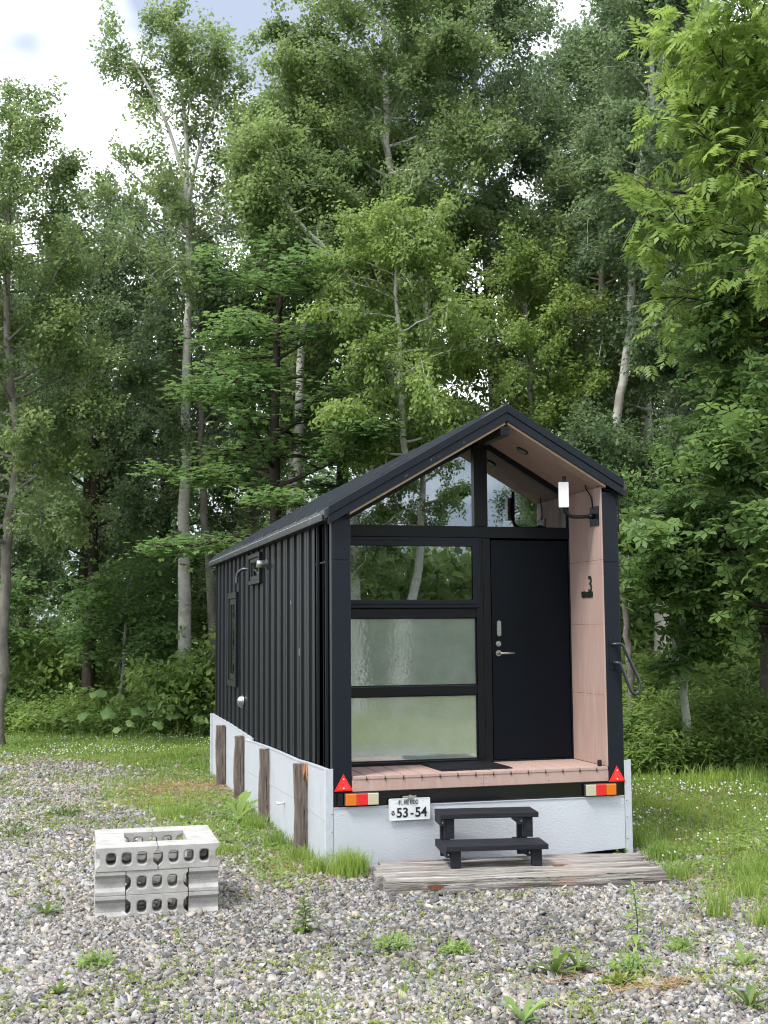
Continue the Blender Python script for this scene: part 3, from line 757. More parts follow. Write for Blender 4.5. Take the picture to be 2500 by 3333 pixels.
# ------------------------------------------------------------------ concrete block fire pit
def block_profile():
    Lb, T = .388, .149
    out = []
    # outline in (L, T), with half-hole grooves at both ends
    def groove(x, s):
        pts = []
        for i in range(9):
            a = -math.pi/2 + math.pi*i/8
            pts.append((x + s*(.006+.020*math.cos(a)**.6 if abs(math.cos(a)) > 1e-6 else .006*0+s*0) if False else x, 0))
        return pts
    hh = .043
    out = [(0, .0), (Lb, .0), (Lb, T/2-hh-.008), (Lb-.010, T/2-hh), (Lb-.026, T/2-hh+.014), (Lb-.030, T/2), (Lb-.026, T/2+hh-.014), (Lb-.010, T/2+hh), (Lb, T/2+hh+.008), (Lb, T), (0, T),
           (0, T/2+hh+.008), (.010, T/2+hh), (.026, T/2+hh-.014), (.030, T/2), (.026, T/2-hh+.014), (.010, T/2-hh), (0, T/2-hh-.008)]
    return out, [.0970, .194, .291], T, hh
BP, HC, BT, HH = block_profile()
def build_block():
    m = MB(); Hd = .189
    m.prism(BP, 1, 0.004, Hd-.004, [rrect(c, BT/2, .060, .076, .024) for c in HC])
    return m
# chamfered rims at both faces: ring faces from wide rim to hole
def rim_block():
    m = MB(); Hd = .189; ch = .007
    import itertools
    outer = BP
    holes_w = [rrect(c, BT/2, .074, .090, .028) for c in HC]
    holes_n = [rrect(c, BT/2, .060, .076, .024) for c in HC]
    for face, y0, y1 in ((0, 0.0, ch), (1, Hd, Hd-ch)):
        loops = [outer] + holes_w; flat = [p for l in loops for p in l]
        tr = tessellate_polygon([[Vector((p[0], p[1], 0)) for p in l] for l in loops])
        m.add([(p[0], y0, p[1]) for p in flat], [tuple(t) for t in tr])
        for hw, hn in zip(holes_w, holes_n):
            k = len(hw); m.add([(p[0], y0, p[1]) for p in hw] + [(p[0], y1, p[1]) for p in hn], [(i, (i+1) % k, (i+1) % k+k, i+k) for i in range(k)], True)
    k = len(outer); m.add([(p[0], 0, p[1]) for p in outer] + [(p[0], Hd, p[1]) for p in outer], [(i, (i+1) % k, (i+1) % k+k, i+k) for i in range(k)])
    for hn in holes_n:
        k = len(hn); m.add([(p[0], ch, p[1]) for p in hn] + [(p[0], Hd-ch, p[1]) for p in hn], [(i, (i+1) % k, (i+1) % k+k, i+k) for i in range(k)], True)
    return m
proto_block = rim_block().build('concrete_block', STONE, None)
import bmesh
bm = bmesh.new(); bm.from_mesh(proto_block.data); bmesh.ops.remove_doubles(bm, verts=bm.verts, dist=.0002); bmesh.ops.recalc_face_normals(bm, faces=bm.faces); bm.to_mesh(proto_block.data); bm.free()
bv = proto_block.modifiers.new('b', 'BEVEL'); bv.width = .003; bv.segments = 2; bv.limit_method = 'ANGLE'; bv.angle_limit = R_(50)
PX, PY, PA = -1.7914, -1.0955, -.0314
def place_block(o, a, b, h, rot, label):
    c, s = math.cos(PA), math.sin(PA)
    o.location = (PX+a*c-b*s, PY+a*s+b*c, h); o.rotation_euler = (0, 0, PA+rot)
    o.name = 'concrete_block'
    return tag(o, label, 'concrete block', 'concrete blocks stacked as a fire pit')
first = True
blocks = []
r = random.Random(12)
H3 = [0.0, .1505, .301]
names = ['bottom', 'middle']
for lv in (0, 1):
    cs = names[lv]+' course'
    blocks += [((.19, .0), H3[lv], R_(90), f'{cs} concrete block with its ribbed end in front, away from the cabin'),
               ((.19, .39), H3[lv], R_(90), f'{cs} concrete block behind the ribbed block at the corner farther from the cabin'),
               ((.195, .0), H3[lv], 0, f'{cs} concrete block showing its holes between the two ribbed corner blocks'),
               ((.195, .588), H3[lv], 0, f'{cs} rear concrete block, seen through the holes of the one before it'),
               ((.777, .0), H3[lv], R_(90), f'{cs} concrete block with its ribbed end in front, beside the cabin'),
               ((.777, .39), H3[lv], R_(90), f'{cs} concrete block behind the ribbed block at the corner nearer the cabin')]
blocks += [((.0, .0), H3[2], 0, 'top course concrete block at the front with a clean upper edge, farther from the cabin'),
           ((.392, .0), H3[2], 0, 'top course concrete block at the front, nearer the cabin, with the chipped joint edge'),
           ((.0, .588), H3[2], 0, 'top course concrete block along the back rim of the pit, farther from the cabin'),
           ((.392, .588), H3[2], 0, 'top course concrete block along the back rim of the pit, nearer the cabin'),
           ((.19, .195), H3[2], R_(90), 'top course concrete block bridging front and back on the rim side farther from the cabin'),
           ((.780, .195), H3[2], R_(90), 'top course concrete block bridging front and back on the rim side nearer the cabin')]
stampm = mat('stamp_grey', (.27, .265, .255), .95, .1)
for i, ((a, b), h, rot, lab) in enumerate(blocks):
    o = proto_block if i == 0 else proto_block.copy()
    if i: COL.objects.link(o)
    place_block(o, a+r.uniform(-.002, .002), b+r.uniform(-.003, .003), h, rot+r.uniform(-.006, .006), lab)
    if i in (0, 6, 4):   # raised maker's stamp in the end recess: a ring and a wavy stroke
        s = MB(); ring = [(.022, -.0, 0)]
        P1 = [(.0305, .045+.009*math.cos(t), .074+.009*math.sin(t)) for t in np.linspace(0, 5.6, 12)]
        P2 = [(.0305, .060+.006*t, .074+.006*math.sin(t*2.1)) for t in np.linspace(0, 6, 20)]
        s.tube(P1, .0016, 5); s.tube(P2, .0016, 5)
        s.tube([(.0305, .098+.007*math.cos(t), .074+.007*math.sin(t)) for t in np.linspace(0, 5.6, 12)], .0016, 5)
        q = s.build('stamp', stampm, o)
for pr in ():
    pass
# ------------------------------------------------------------------ vectorised vegetation
RG = np.random.default_rng(7)
def np_mesh(name, V, F, k, m, tint=None, smooth=False):
    """V (n,3) verts; F (f,k) faces of k corners; tint (n,) or (n,3)"""
    me = bpy.data.meshes.new(name); V = np.ascontiguousarray(V, dtype=np.float32); F = np.ascontiguousarray(F, dtype=np.int32)
    me.vertices.add(len(V)); me.vertices.foreach_set('co', V.ravel())
    me.loops.add(F.size); me.loops.foreach_set('vertex_index', F.ravel())
    me.polygons.add(len(F)); me.polygons.foreach_set('loop_start', np.arange(0, F.size, k, dtype=np.int32))
    me.polygons.foreach_set('loop_total', np.full(len(F), k, dtype=np.int32))
    if smooth: me.polygons.foreach_set('use_smooth', np.ones(len(F), dtype=bool))
    if tint is not None:
        t = np.asarray(tint, dtype=np.float32)
        if t.ndim == 1: t = np.stack([t, t, t], 1)
        a = me.color_attributes.new('tint', 'FLOAT_COLOR', 'POINT')
        a.data.foreach_set('color', np.concatenate([t, np.ones((len(t), 1), np.float32)], 1).astype(np.float32).ravel())
    me.update(calc_edges=True); me.materials.append(m)
    return me
def link(name, me, parent=None, loc=None):
    o = bpy.data.objects.new(name, me); COL.objects.link(o)
    if parent: o.parent = parent
    if loc is not None: o.location = loc
    return o
def unit(a): return a/np.maximum(np.linalg.norm(a, axis=1, keepdims=True), 1e-9)
def scatter(tv, tf, P, X, N, S):
    """instances of template verts tv (k,3: along, side, up) with faces tf at P; X along dir, N normal hint; S sizes"""
    X = unit(X); Y = unit(np.cross(N, X)); Z = np.cross(X, Y)
    S = np.asarray(S).reshape(-1, 1, 1)
    V = P[:, None, :] + S*(tv[None, :, 0, None]*X[:, None, :] + tv[None, :, 1, None]*Y[:, None, :] + tv[None, :, 2, None]*Z[:, None, :])
    F = tf[None]+(np.arange(len(P))*len(tv))[:, None, None]
    return V.reshape(-1, 3), F.reshape(-1, tf.shape[1])
LEAF4 = (np.array([(0, 0, 0), (.45, -.36, .06), (1, 0, -.08), (.45, .36, .06)]), np.array([(0, 1, 2, 3)]))
LEAF4N = (np.array([(0, 0, 0), (.4, -.17, .04), (1, 0, -.1), (.4, .17, .04)]), np.array([(0, 1, 2, 3)]))
OVATE = (np.array([(0, 0, 0), (1, 0, -.14), (.35, .20, .05), (.72, .30, .02), (.35, -.20, .05), (.72, -.30, .02), (.55, 0, -.01)]), np.array([(0, 6, 3, 2), (6, 1, 3, 3), (0, 4, 5, 6), (6, 5, 1, 1)]))
OVATE = (OVATE[0], np.array([(0, 6, 3, 2), (0, 4, 5, 6)]))
OVATE2 = (np.array([(0, 0, 0), (.55, 0, -.03), (1, 0, -.16), (.3, .19, .05), (.75, .29, .0), (.3, -.19, .05), (.75, -.29, .0)]), np.array([(0, 1, 4, 3), (1, 2, 4, 4), (0, 5, 6, 1), (1, 6, 2, 2)]))
OV = (np.array([(0, 0, 0), (1, 0, -.12), (.33, .20, .05), (.74, .28, .0), (.33, -.20, .05), (.74, -.28, .0)]), np.array([(0, 1, 3, 2), (0, 4, 5, 1)]))
_l = []; _f = []
for i, (a, ln) in enumerate(((0, 1), (.75, .85), (-.75, .85), (1.55, .55), (-1.55, .55))):
    c, s = math.cos(a), math.sin(a); b = len(_l)
    _l += [(.25, 0, 0), (.25+ln*.4*c+.18*s*ln, ln*.4*s-.18*c*ln, .03), (.25+ln*.8*c, ln*.8*s, -.06), (.25+ln*.4*c-.18*s*ln, ln*.4*s+.18*c*ln, .03)]
    _f.append((b, b+1, b+2, b+3))
MAPLE = (np.array(_l), np.array(_f))
_l = []; _f = []
for i in range(4):
    for s in (-1, 1):
        b = len(_l); x = .18+i*.22
        _l += [(x, 0, 0), (x+.20, s*.17, -.03), (x+.30, s*.55, -.16), (x+.03, s*.30, -.06)]; _f.append((b, b+1, b+2, b+3))
b = len(_l); _l += [(.98, 0, -.05), (1.18, .14, -.09), (1.52, 0, -.2), (1.18, -.14, -.09)]; _f.append((b, b+1, b+2, b+3))
PINN = (np.array(_l), np.array(_f))
_l = []; _f = []
for i in range(6):
    a = i*math.pi/3+.3; c, s = math.cos(a), math.sin(a); b = len(_l)
    for u, v, w in ((.06, 0, 0), (.66, -.25, .02), (1, 0, -.14), (.68, .27, .02)): _l.append((u*c-v*s, u*s+v*c, w))
    _f.append((b, b+1, b+2, b+3))
ROSE = (np.array(_l), np.array(_f))

def bez(P, n):
    """catmull path through P (m,3)"""
    P = np.asarray(P, float); out = []
    m = len(P)
    for i in range(m-1):
        p0, p1, p2, p3 = P[max(i-1, 0)], P[i], P[i+1], P[min(i+2, m-1)]
        for t in np.arange(0, 1, 1/n): out.append(.5*((2*p1)+(p2-p0)*t+(2*p0-5*p1+4*p2-p3)*t*t+(3*p1-p0-3*p2+p3)*t**3))
    out.append(P[-1]); return np.array(out)
class Tubes:
    def __init__(s): s.V = []; s.F = []; s.n = 0
    def add(s, P, r, n):
        P = np.asarray(P, float); k = len(P); T = unit(np.gradient(P, axis=0))
        h = np.where(np.abs(T[:, 2:3]) < .95, np.array([[0, 0, 1.]]), np.array([[1., 0, 0]])); h[:] = h[0]
        U = unit(np.cross(T, h)); Wd = np.cross(T, U); a = np.arange(n)*2*math.pi/n
        V = P[:, None]+np.asarray(r).reshape(-1, 1, 1)*(np.cos(a)[None, :, None]*U[:, None]+np.sin(a)[None, :, None]*Wd[:, None])
        i = np.arange(k-1)[:, None]*n; j = np.arange(n)[None]; jn = (j+1) % n
        s.F.append(np.stack([i+j, i+jn, i+n+jn, i+n+j], -1).reshape(-1, 4)+s.n); s.V.append(V.reshape(-1, 3)); s.n += k*n
    def mesh(s, name, m): return np_mesh(name, np.concatenate(s.V), np.concatenate(s.F), 4, m, smooth=True)

def grow(name, trunk, r0, r1, z0, z1, rad, nl, leaf, size, nleaf, lm, bm, label, cat='tree', group=None, seed=0, up=.7, prof=None, flat=.0, droop=.3,
         spread=.12, twl=(.35, .9), limbs=(), az=None, loc=None, tw_n=2.6, lean=(0, 0), norm_up=.6, hidden_trunk=False, top=True, crown_shift=(0, 0)):
    """A tree: tapered trunk through `trunk` (points), limbs between heights z0..z1 with length `rad`*profile, twigs, leaves round the twigs."""
    g = np.random.default_rng(seed+100)
    org = np.array([trunk[0][0], trunk[0][1], 0.0])
    tp = bez(np.array(trunk)-org, 5); tb = Tubes()
    hfrac = (tp[:, 2]-tp[0, 2])/(tp[-1, 2]-tp[0, 2]+1e-9); hfrac = np.clip(hfrac, 0, 1)
    rr = r0*(1-hfrac)**.8*.97+r1; rr[0] *= 1.25
    tp2 = tp+np.random.default_rng(seed).normal(0, .012, tp.shape)*np.array([1, 1, 0])
    tb.add(tp2, rr, 10)
    prof = prof or (lambda f: math.sin(math.pi*min(1, (f*.85+.15)))**.6)
    A = []; B = []; C = []                         # twig starts, ends, clump tints
    def limb(p, d, ln, r):
        n = 7; pts = [p]; dd = d/np.linalg.norm(d)
        for i in range(n):
            dd = dd+g.normal(0, .11, 3)+np.array([0, 0, .05*up-droop*.06*(i/n)*2]); dd /= np.linalg.norm(dd); pts.append(pts[-1]+dd*ln/n)
        pts = np.array(pts); tb.add(pts, r*np.linspace(1, .18, len(pts)), 5)
        tint = g.uniform(0, 1)
        nt = max(3, int(ln*tw_n*3.6))
        for q in range(nt):
            t = g.uniform(.18, 1.0)**.8*n; i = min(int(t), n-1); b = pts[i]+(pts[i+1]-pts[i])*(t-i)
            base_d = unit((pts[i+1]-pts[i])[None])[0]
            rd = g.normal(0, 1, 3); rd[2] *= (1-flat); td = base_d*.55+rd/np.linalg.norm(rd)*.9+np.array([0, 0, .15*up]); td[2] *= (1-flat*.8); td /= np.linalg.norm(td)
            l2 = g.uniform(*twl)*(1-.35*t/n); e_ = b+td*l2+np.array([0, 0, -droop*.25*l2]); mid = (b+e_)/2+np.array([0, 0, .06*l2])
            tb.add(np.array([b, mid, e_]), np.array([.32, .22, .08])*min(r, .03)+.0015, 3)
            A.append(b); B.append(e_); C.append(tint*.55+g.uniform(0, .45))
    if nl:
        ga = g.uniform(0, 6.28)
        for i in range(nl):
            f = (i+.5+g.uniform(-.3, .3))/nl; z = z0+(z1-z0)*f
            j = np.searchsorted(tp[:, 2], z); j = min(max(j, 1), len(tp)-1); tt = (z-tp[j-1, 2])/(tp[j, 2]-tp[j-1, 2]+1e-9); p = tp[j-1]+(tp[j]-tp[j-1])*np.clip(tt, 0, 1)
            ga += 2.4+g.uniform(-.4, .4); a_ = ga if az is None else az[0]+g.uniform(-az[1], az[1])
            el = up*(.35+.55*f)+g.uniform(-.2, .2); ln = rad*prof(f)*g.uniform(.7, 1.18)
            d = np.array([math.cos(a_)*math.cos(el), math.sin(a_)*math.cos(el), math.sin(el)])
            limb(p, d, max(ln, .35), max(.008, min(rr[j]*.5, .012+.018*ln)))
        if top: limb(tp[-1]-np.array([0, 0, .3]), np.array([.1, 0, 1.]), rad*.45, .012)
    for L_ in limbs:                               # given limbs: (points, radius, own side branches)
        P_ = bez(np.array(L_[0])-org, 5); tb.add(P_, L_[1]*np.linspace(1, .25, len(P_)), 6)
        for q in range(L_[2]):
            j = int(g.uniform(.25, 1)*(len(P_)-1)); a_ = g.uniform(0, 6.28); el = g.uniform(.1, 1.2)
            limb(P_[j], np.array([math.cos(a_)*math.cos(el), math.sin(a_)*math.cos(el), math.sin(el)]), L_[3]*g.uniform(.5, 1.15), .012)
    A = np.array(A); B = np.array(B); C = np.array(C)
    if len(leaf[0]) == 4: nleaf *= 1.8; size *= .86; spread *= .62
    per = g.dirichlet(np.ones(len(A))*2.2)*nleaf; idx = np.repeat(np.arange(len(A)), np.maximum(1, per.astype(int)))
    t = g.uniform(.05, 1.15, len(idx))[:, None]; P = A[idx]*(1-t)+B[idx]*t
    off = np.clip(g.normal(0, 1, P.shape), -1.7, 1.7)*spread; off[:, 2] *= (1-.7*flat); P = P+off
    out = unit(B[idx]-A[idx]); X = out*.5+unit(g.normal(0, 1, P.shape))*.8+np.array([0, 0, -droop]); 
    if flat > .4: X[:, 2] *= .35
    N = unit(g.normal(0, 1, P.shape))*(1-norm_up)+np.array([0, 0, norm_up])
    S = size*g.uniform(.55, 1.3, len(P))
    V, F = scatter(leaf[0], leaf[1], P, X, N, S)
    tn = np.repeat(np.clip(C[idx]+g.normal(0, .13, len(idx)), 0, 1), len(leaf[0]))
    root = empty(name, tuple(org) if loc is None else loc, 0, label, cat, group)
    link('trunk', tb.mesh('trunk', bm), root)
    link('crown', np_mesh('crown', V, F, leaf[1].shape[1], lm, tn), root)
    return root
def copy_tree(o, loc, rz, sc, label, group=None):
    c = o.copy(); COL.objects.link(c); c.location = loc; c.rotation_euler = (0, 0, rz); c.scale = sc; c['label'] = label
    if group: c['group'] = group
    for ch in o.children:
        d = ch.copy(); COL.objects.link(d); d.parent = c
    return c

# ------------------------------------------------------------------ value noise
def vnoise(x, y, s, seed=0):
    g = np.random.default_rng(seed); T_ = g.random((64, 64)); X = x*s; Y = y*s; i = np.floor(X).astype(int); j = np.floor(Y).astype(int); u = X-i; v = Y-j
    u = u*u*(3-2*u); v = v*v*(3-2*v); a = T_[i % 64, j % 64]; b = T_[(i+1) % 64, j % 64]; c = T_[i % 64, (j+1) % 64]; d = T_[(i+1) % 64, (j+1) % 64]
    return (a*(1-u)+b*u)*(1-v)+(c*(1-u)+d*u)*v
def fbm(x, y, s, seed=0): return (vnoise(x, y, s, seed)*.5+vnoise(x, y, s*2.1, seed+1)*.3+vnoise(x, y, s*4.3, seed+2)*.2)
def ss(a, b, x): t = np.clip((x-a)/(b-a), 0, 1); return t*t*(3-2*t)
def front_line(x): return np.interp(x, [-9, -3, .6, 3, 4.0, 5.0, 6.4, 8, 16], [16, 14.2, 12.2, 8.4, 4.9, 4.3, 4.3, 4.5, 5.0])
def lawn(x, y):
    n = fbm(x, y, 1.1, 3)
    back = ss(-1.0, .9, y-np.interp(x, [-6, -2.7, -1.4, -.1, 2], [10.6, 9.9, 8.7, 6.7, 6.2])+(n-.5)*2.2)
    right = ss(-.35, .75, (x-np.interp(y, [-6, -3.2, -2.4, -1.8, -.9, 1, 9], [3.4, 2.75, 2.3, 2.2, 2.45, 2.4, 2.4]))+(n-.5)*1.1)
    strip = ss(.15, .75, 1-np.abs(x+.42)/np.interp(y, [-1.2, 0, 1.5, 4, 7], [.25, .55, .85, 1.3, 1.5])+(n-.5)*1.0)*ss(-.9, .2, y)*ss(.3, -.2, x)*.80
    return np.clip(np.maximum(np.maximum(np.maximum(back, right), strip), ss(-6.8, -9, y)), 0, 1)
def inside_house(x, y): return (x > -.04) & (x < 2.46) & (y > -.02) & (y < 6.75)
def on_sleeper(x, y): 
    c, s = math.cos(R_(7.4)), math.sin(R_(7.4)); u = (x-.158)*c-(y+.915)*s; v = (x-.158)*s+(y+.915)*c
    return (u > -.0) & (u < 2.02) & (v > -.0) & (v < .86)
def in_pit(x, y): return (x > -1.79) & (x < -1.02) & (y > -1.12) & (y < -.34)
CX, CY = -2.1343, -9.2974
def visible(x, y, pad=.03):
    d = (x-CX)*math.sin(_y)+(y-CY)*math.cos(_y); s_ = (x-CX)*math.cos(_y)-(y-CY)*math.sin(_y)
    return (d > 4.6) & (np.abs(s_/d) < .3095+pad)

# ground sheet: fine grid near, reaching the horizon
gx = np.concatenate([[-1500, -400, -120, -50, -25], np.arange(-14, 20.01, .25), [28, 50, 120, 400, 1500]])
gy = np.concatenate([[-1500, -400, -120, -50, -25, -16], np.arange(-10, 24.01, .25), [32, 50, 120, 400, 1500]])
GX, GY = np.meshgrid(gx, gy); nxg = len(gx)
near = (np.abs(GX) < 20) & (GY > -12) & (GY < 24)
GZ = np.where(near, (fbm(GX, GY, .9, 20)-.5)*.035*ss(0, 1.0, np.maximum(np.abs(GX-1.0)-1.6, 0)+np.maximum(-1.2-GY, 0)), 0)
ii = (np.arange(len(gy)-1)[:, None]*nxg+np.arange(nxg-1)[None]).ravel()
lw_ = lawn(GX.ravel(), GY.ravel()); 
gm = np_mesh('ground', np.stack([GX.ravel(), GY.ravel(), GZ.ravel()], 1), np.stack([ii, ii+1, ii+1+nxg, ii+nxg], 1), 4, ground_material(), smooth=True)
a_ = gm.attributes.new('lawn', 'FLOAT', 'POINT'); a_.data.foreach_set('value', lw_.astype(np.float32))
ground = link('ground', gm); tag(ground, kind='structure')
def gz(x, y):
    n = (fbm(x, y, .9, 20)-.5)*.035*ss(0, 1.0, np.maximum(np.abs(x-1.0)-1.6, 0)+np.maximum(-1.2-y, 0)); return n

def cand(n, x0, x1, y0, y1, pad=.11):
    x = RG.uniform(x0, x1, n); y = RG.uniform(y0, y1, n); k = visible(x, y, pad) & ~inside_house(x, y); return x[k], y[k]

# gravel: angular crushed stones, each its own lump
x, y = cand(1500000, -7, 5.8, -5.2, 11.5)
lw = lawn(x, y); dist = np.hypot(x-CX, y-CY)
keep = (RG.random(len(x)) < (1-lw*.97)*np.interp(dist, [4, 8, 11, 16, 20], [1, 1, .7, .35, .25])*np.where(x > 2.45, .8, 1)) & ~on_sleeper(x, y+.02) & ~on_sleeper(x, y) & ~((x > -1.6) & (x < -1.2) & (y > -.9) & (y < -.52) & (RG.random(len(x)) < .3))
x, y = x[keep], y[keep]; n = len(x); lw = lawn(x, y)
sz = np.clip(RG.lognormal(math.log(.0096), .42, n), .004, .029)*np.interp(np.hypot(x-CX, y-CY), [8, 12, 18], [1, 1.15, 1.35])
cube = np.array([(-1,-1,-1),(1,-1,-1),(1,1,-1),(-1,1,-1),(-1,-1,1),(1,-1,1),(1,1,1),(-1,1,1)], float)
cf = np.array([(0,3,2,1),(4,5,6,7),(0,1,5,4),(1,2,6,5),(2,3,7,6),(3,0,4,7)])
V = cube[None]*RG.uniform(.45, 1.0, (n, 1, 3))*np.array([1.25, .95, .55])+RG.normal(0, .22, (n, 8, 3))
V[:, 4:, :2] *= RG.uniform(.35, .95, (n, 1, 1))
an = RG.uniform(0, 6.28, n); ca, sa = np.cos(an)[:, None], np.sin(an)[:, None]
V[..., 0], V[..., 1] = V[..., 0]*ca-V[..., 1]*sa, V[..., 0]*sa+V[..., 1]*ca
tl = RG.normal(0, .35, (n, 1)); V[..., 2] += V[..., 0]*tl; tl = RG.normal(0, .35, (n, 1)); V[..., 2] += V[..., 1]*tl
V *= sz[:, None, None]; V[..., 0] += x[:, None]; V[..., 1] += y[:, None]; V[..., 2] += (gz(x, y)+RG.uniform(-.003, .012, n)+sz*.25)[:, None]
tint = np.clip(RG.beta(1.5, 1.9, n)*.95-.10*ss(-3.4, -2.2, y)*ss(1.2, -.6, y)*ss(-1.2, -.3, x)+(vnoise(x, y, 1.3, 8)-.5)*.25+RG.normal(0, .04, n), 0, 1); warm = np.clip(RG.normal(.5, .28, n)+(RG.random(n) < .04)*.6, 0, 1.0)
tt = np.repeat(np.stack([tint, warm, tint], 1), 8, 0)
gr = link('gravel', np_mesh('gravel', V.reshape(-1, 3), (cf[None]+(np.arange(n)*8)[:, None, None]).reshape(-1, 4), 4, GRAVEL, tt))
tag(gr, 'loose grey and white crushed stone gravel covering the yard', 'gravel', kind='stuff')
print('gravel stones', n)

# grass blades
def blades(x, y, h, w, matl, name, label, cat, lean=.35, tintf=None):
    n = len(x); a = RG.uniform(0, 6.28, n); dx, dy = np.cos(a), np.sin(a); ln = np.abs(RG.normal(0, lean, n))+.1
    la = RG.uniform(0, 6.28, n); lx, ly = np.cos(la)*ln*h, np.sin(la)*ln*h; z = gz(x, y)
    V = np.zeros((n, 5, 3)); W_ = w
    V[:, 0] = np.stack([x-dx*W_, y-dy*W_, z-.004], 1); V[:, 1] = np.stack([x+dx*W_, y+dy*W_, z-.004], 1)
    V[:, 2] = np.stack([x+dx*W_*.8+lx*.35, y+dy*W_*.8+ly*.35, z+h*.6], 1); V[:, 3] = np.stack([x-dx*W_*.8+lx*.35, y-dy*W_*.8+ly*.35, z+h*.6], 1)
    V[:, 4] = np.stack([x+lx, y+ly, z+h*(1-.25*ln)], 1)
    F = np.concatenate([np.stack([np.arange(n)*5+i for i in (0, 1, 2, 3)], 1), np.stack([np.arange(n)*5+i for i in (3, 2, 4, 4)], 1)])
    # second part as quads with a tiny tip edge
    V6 = np.concatenate([V, V[:, 4:5]+np.stack([dx*W_*.15, dy*W_*.15, 0*dx], 1)[:, None]], 1)
    F = np.concatenate([np.stack([np.arange(n)*6+i for i in (0, 1, 2, 3)], 1), np.stack([np.arange(n)*6+i for i in (3, 2, 5, 4)], 1)])
    t = tintf if tintf is not None else np.clip(RG.normal(.5, .22, n)+(fbm(x, y, .8, 31)-.5)*1.2, 0, 1)
    o = link(name, np_mesh(name, V6.reshape(-1, 3), F, 4, matl, np.repeat(t, 6)))
    return tag(o, label, cat, kind='stuff')
x, y = cand(900000, -7, 13, -4.6, 15)
lw = lawn(x, y); d = np.hypot(x-CX, y-CY); pn = fbm(x, y, 2.2, 40)
under = y > front_line(x)+.4
straw_patch = (np.hypot((x+.5)/.8, (y-5.4)/.75) < 1) & (vnoise(x, y, 3, 5) > .3)
kp_ = (RG.random(len(x)) < lw**1.5*np.interp(d, [5, 10, 16, 24], [.9, .8, .5, .3])*(.35+.9*ss(.3, .6, pn))) & ~under & ~on_sleeper(x, y) & ~(straw_patch & (RG.random(len(x)) < .85))
x, y = x[kp_], y[kp_]; d = np.hypot(x-CX, y-CY); h = np.clip(RG.lognormal(math.log(.052), .4, len(x)), .02, .16)*(.6+.9*fbm(x, y, .7, 55)); w = np.interp(d, [5, 10, 20], [.0018, .0028, .0055])
far = ss(.9, .1, np.abs(y-front_line(x)+.1)); h = h*(.85+far*.9)
blades(x, y, h, w, LF_GRASS, 'grass', 'short green lawn grass round the gravel yard', 'grass')
print('blades', len(x))
# tuft at the near corner of the skirting, and tall grass tufts by the gravel edge
tx = []; ty = []; th = []
for cx, cy, r_, n, hh in ((.06, -.22, .10, 520, .26), (.17, -.12, .06, 260, .2), (-.12, -.02, .08, 260, .2), (-.16, .5, .10, 260, .18), (-.22, 1.2, .12, 300, .18), (-.25, 2.2, .12, 300, .2), (-.2, 3.3, .1, 200, .2), (2.55, -.35, .12, 300, .22), (2.66, .3, .14, 300, .25), (2.3, -1.0, .12, 300, .16),
                        (1.95, -2.2, .07, 160, .28), (2.1, -2.5, .09, 200, .22), (-1.05, 2.0, .12, 300, .14), (-.85, 3.2, .2, 500, .16), (-.7, 1.0, .15, 350, .12), (2.9, -1.2, .3, 700, .2), (2.6, -2.4, .3, 600, .24), (2.45, -1.7, .15, 260, .2)):
    tx.append(RG.normal(cx, r_*.6, n)); ty.append(RG.normal(cy, r_*.6, n)); th.append(hh*RG.uniform(.35, 1.0, n))
x = np.concatenate(tx); y = np.concatenate(ty); h = np.concatenate(th); k = ~inside_house(x, y) & ~on_sleeper(x, y); x, y, h = x[k], y[k], h[k]
xs_, ys_ = cand(160000, -5, 5, -4.7, 9.5); pn = fbm(xs_, ys_, 1.5, 140)
k = (RG.random(len(xs_)) < ss(.52, .70, pn)*np.interp(ys_, [-4.6, -2.6, -1.8, -.4, 1, 6], [.30, .22, .03, .06, .4, .6])) & ~on_sleeper(xs_, ys_) & ~in_pit(xs_, ys_)
x = np.concatenate([x, xs_[k]]); y = np.concatenate([y, ys_[k]]); h = np.concatenate([h, RG.uniform(.03, .12, k.sum())])
blades(x, y, h, np.full(len(x), .0024), LF_GRASS, 'tall_grass', 'taller grass tufts growing along the skirting and the sleepers', 'grass', .3)
# straw: dry stems lying on the ground
def straw(cx, cy, rx, ry, n, g):
    x = g.normal(cx, rx, n); y = g.normal(cy, ry, n); a = g.uniform(0, 3.14, n); l = g.uniform(.03, .13, n); w = .0018
    z = gz(x, y)+g.uniform(.008, .035, n)
    V = np.zeros((n, 4, 3)); dx, dy = np.cos(a)*l, np.sin(a)*l; px, py = -np.sin(a)*w, np.cos(a)*w; dz = g.normal(0, .008, n)
    for i, (s, t) in enumerate(((-1, -1), (1, -1), (1, 1), (-1, 1))): V[:, i] = np.stack([x+s*dx+t*px, y+s*dy+t*py, z+s*dz+abs(t)*0], 1)
    return V
SV = [straw(-.45, 5.4, .5, .45, 4200, RG), straw(-.9, 4.3, .45, .15, 700, RG), straw(.80, -3.46, .11, .025, 170, RG), straw(1.0, -3.40, .10, .02, 60, RG), straw(.52, -3.15, .08, .03, 50, RG), straw(2.6, -1.3, .3, .35, 400, RG), straw(2.55, -2.4, .4, .25, 300, RG), straw(3.6, .6, .7, .6, 500, RG), straw(-.2, .4, .25, .35, 380, RG), straw(-2.1, 9.6, 1.2, .7, 1200, RG), straw(4.5, 2.6, 1.0, .5, 600, RG), straw(-.5, -.35, .3, .3, 120, RG)]
V = np.concatenate(SV); V = V[~inside_house(V[:, 0, 0], V[:, 0, 1])]; n = len(V)
so = link('dry_straw', np_mesh('dry_straw', V.reshape(-1, 3), np.arange(n*4).reshape(-1, 4), 4, LF_STRAW, np.repeat(RG.random(n), 4)))
tag(so, 'dry brown cut stems lying in patches on the grass and gravel', 'straw', kind='stuff')
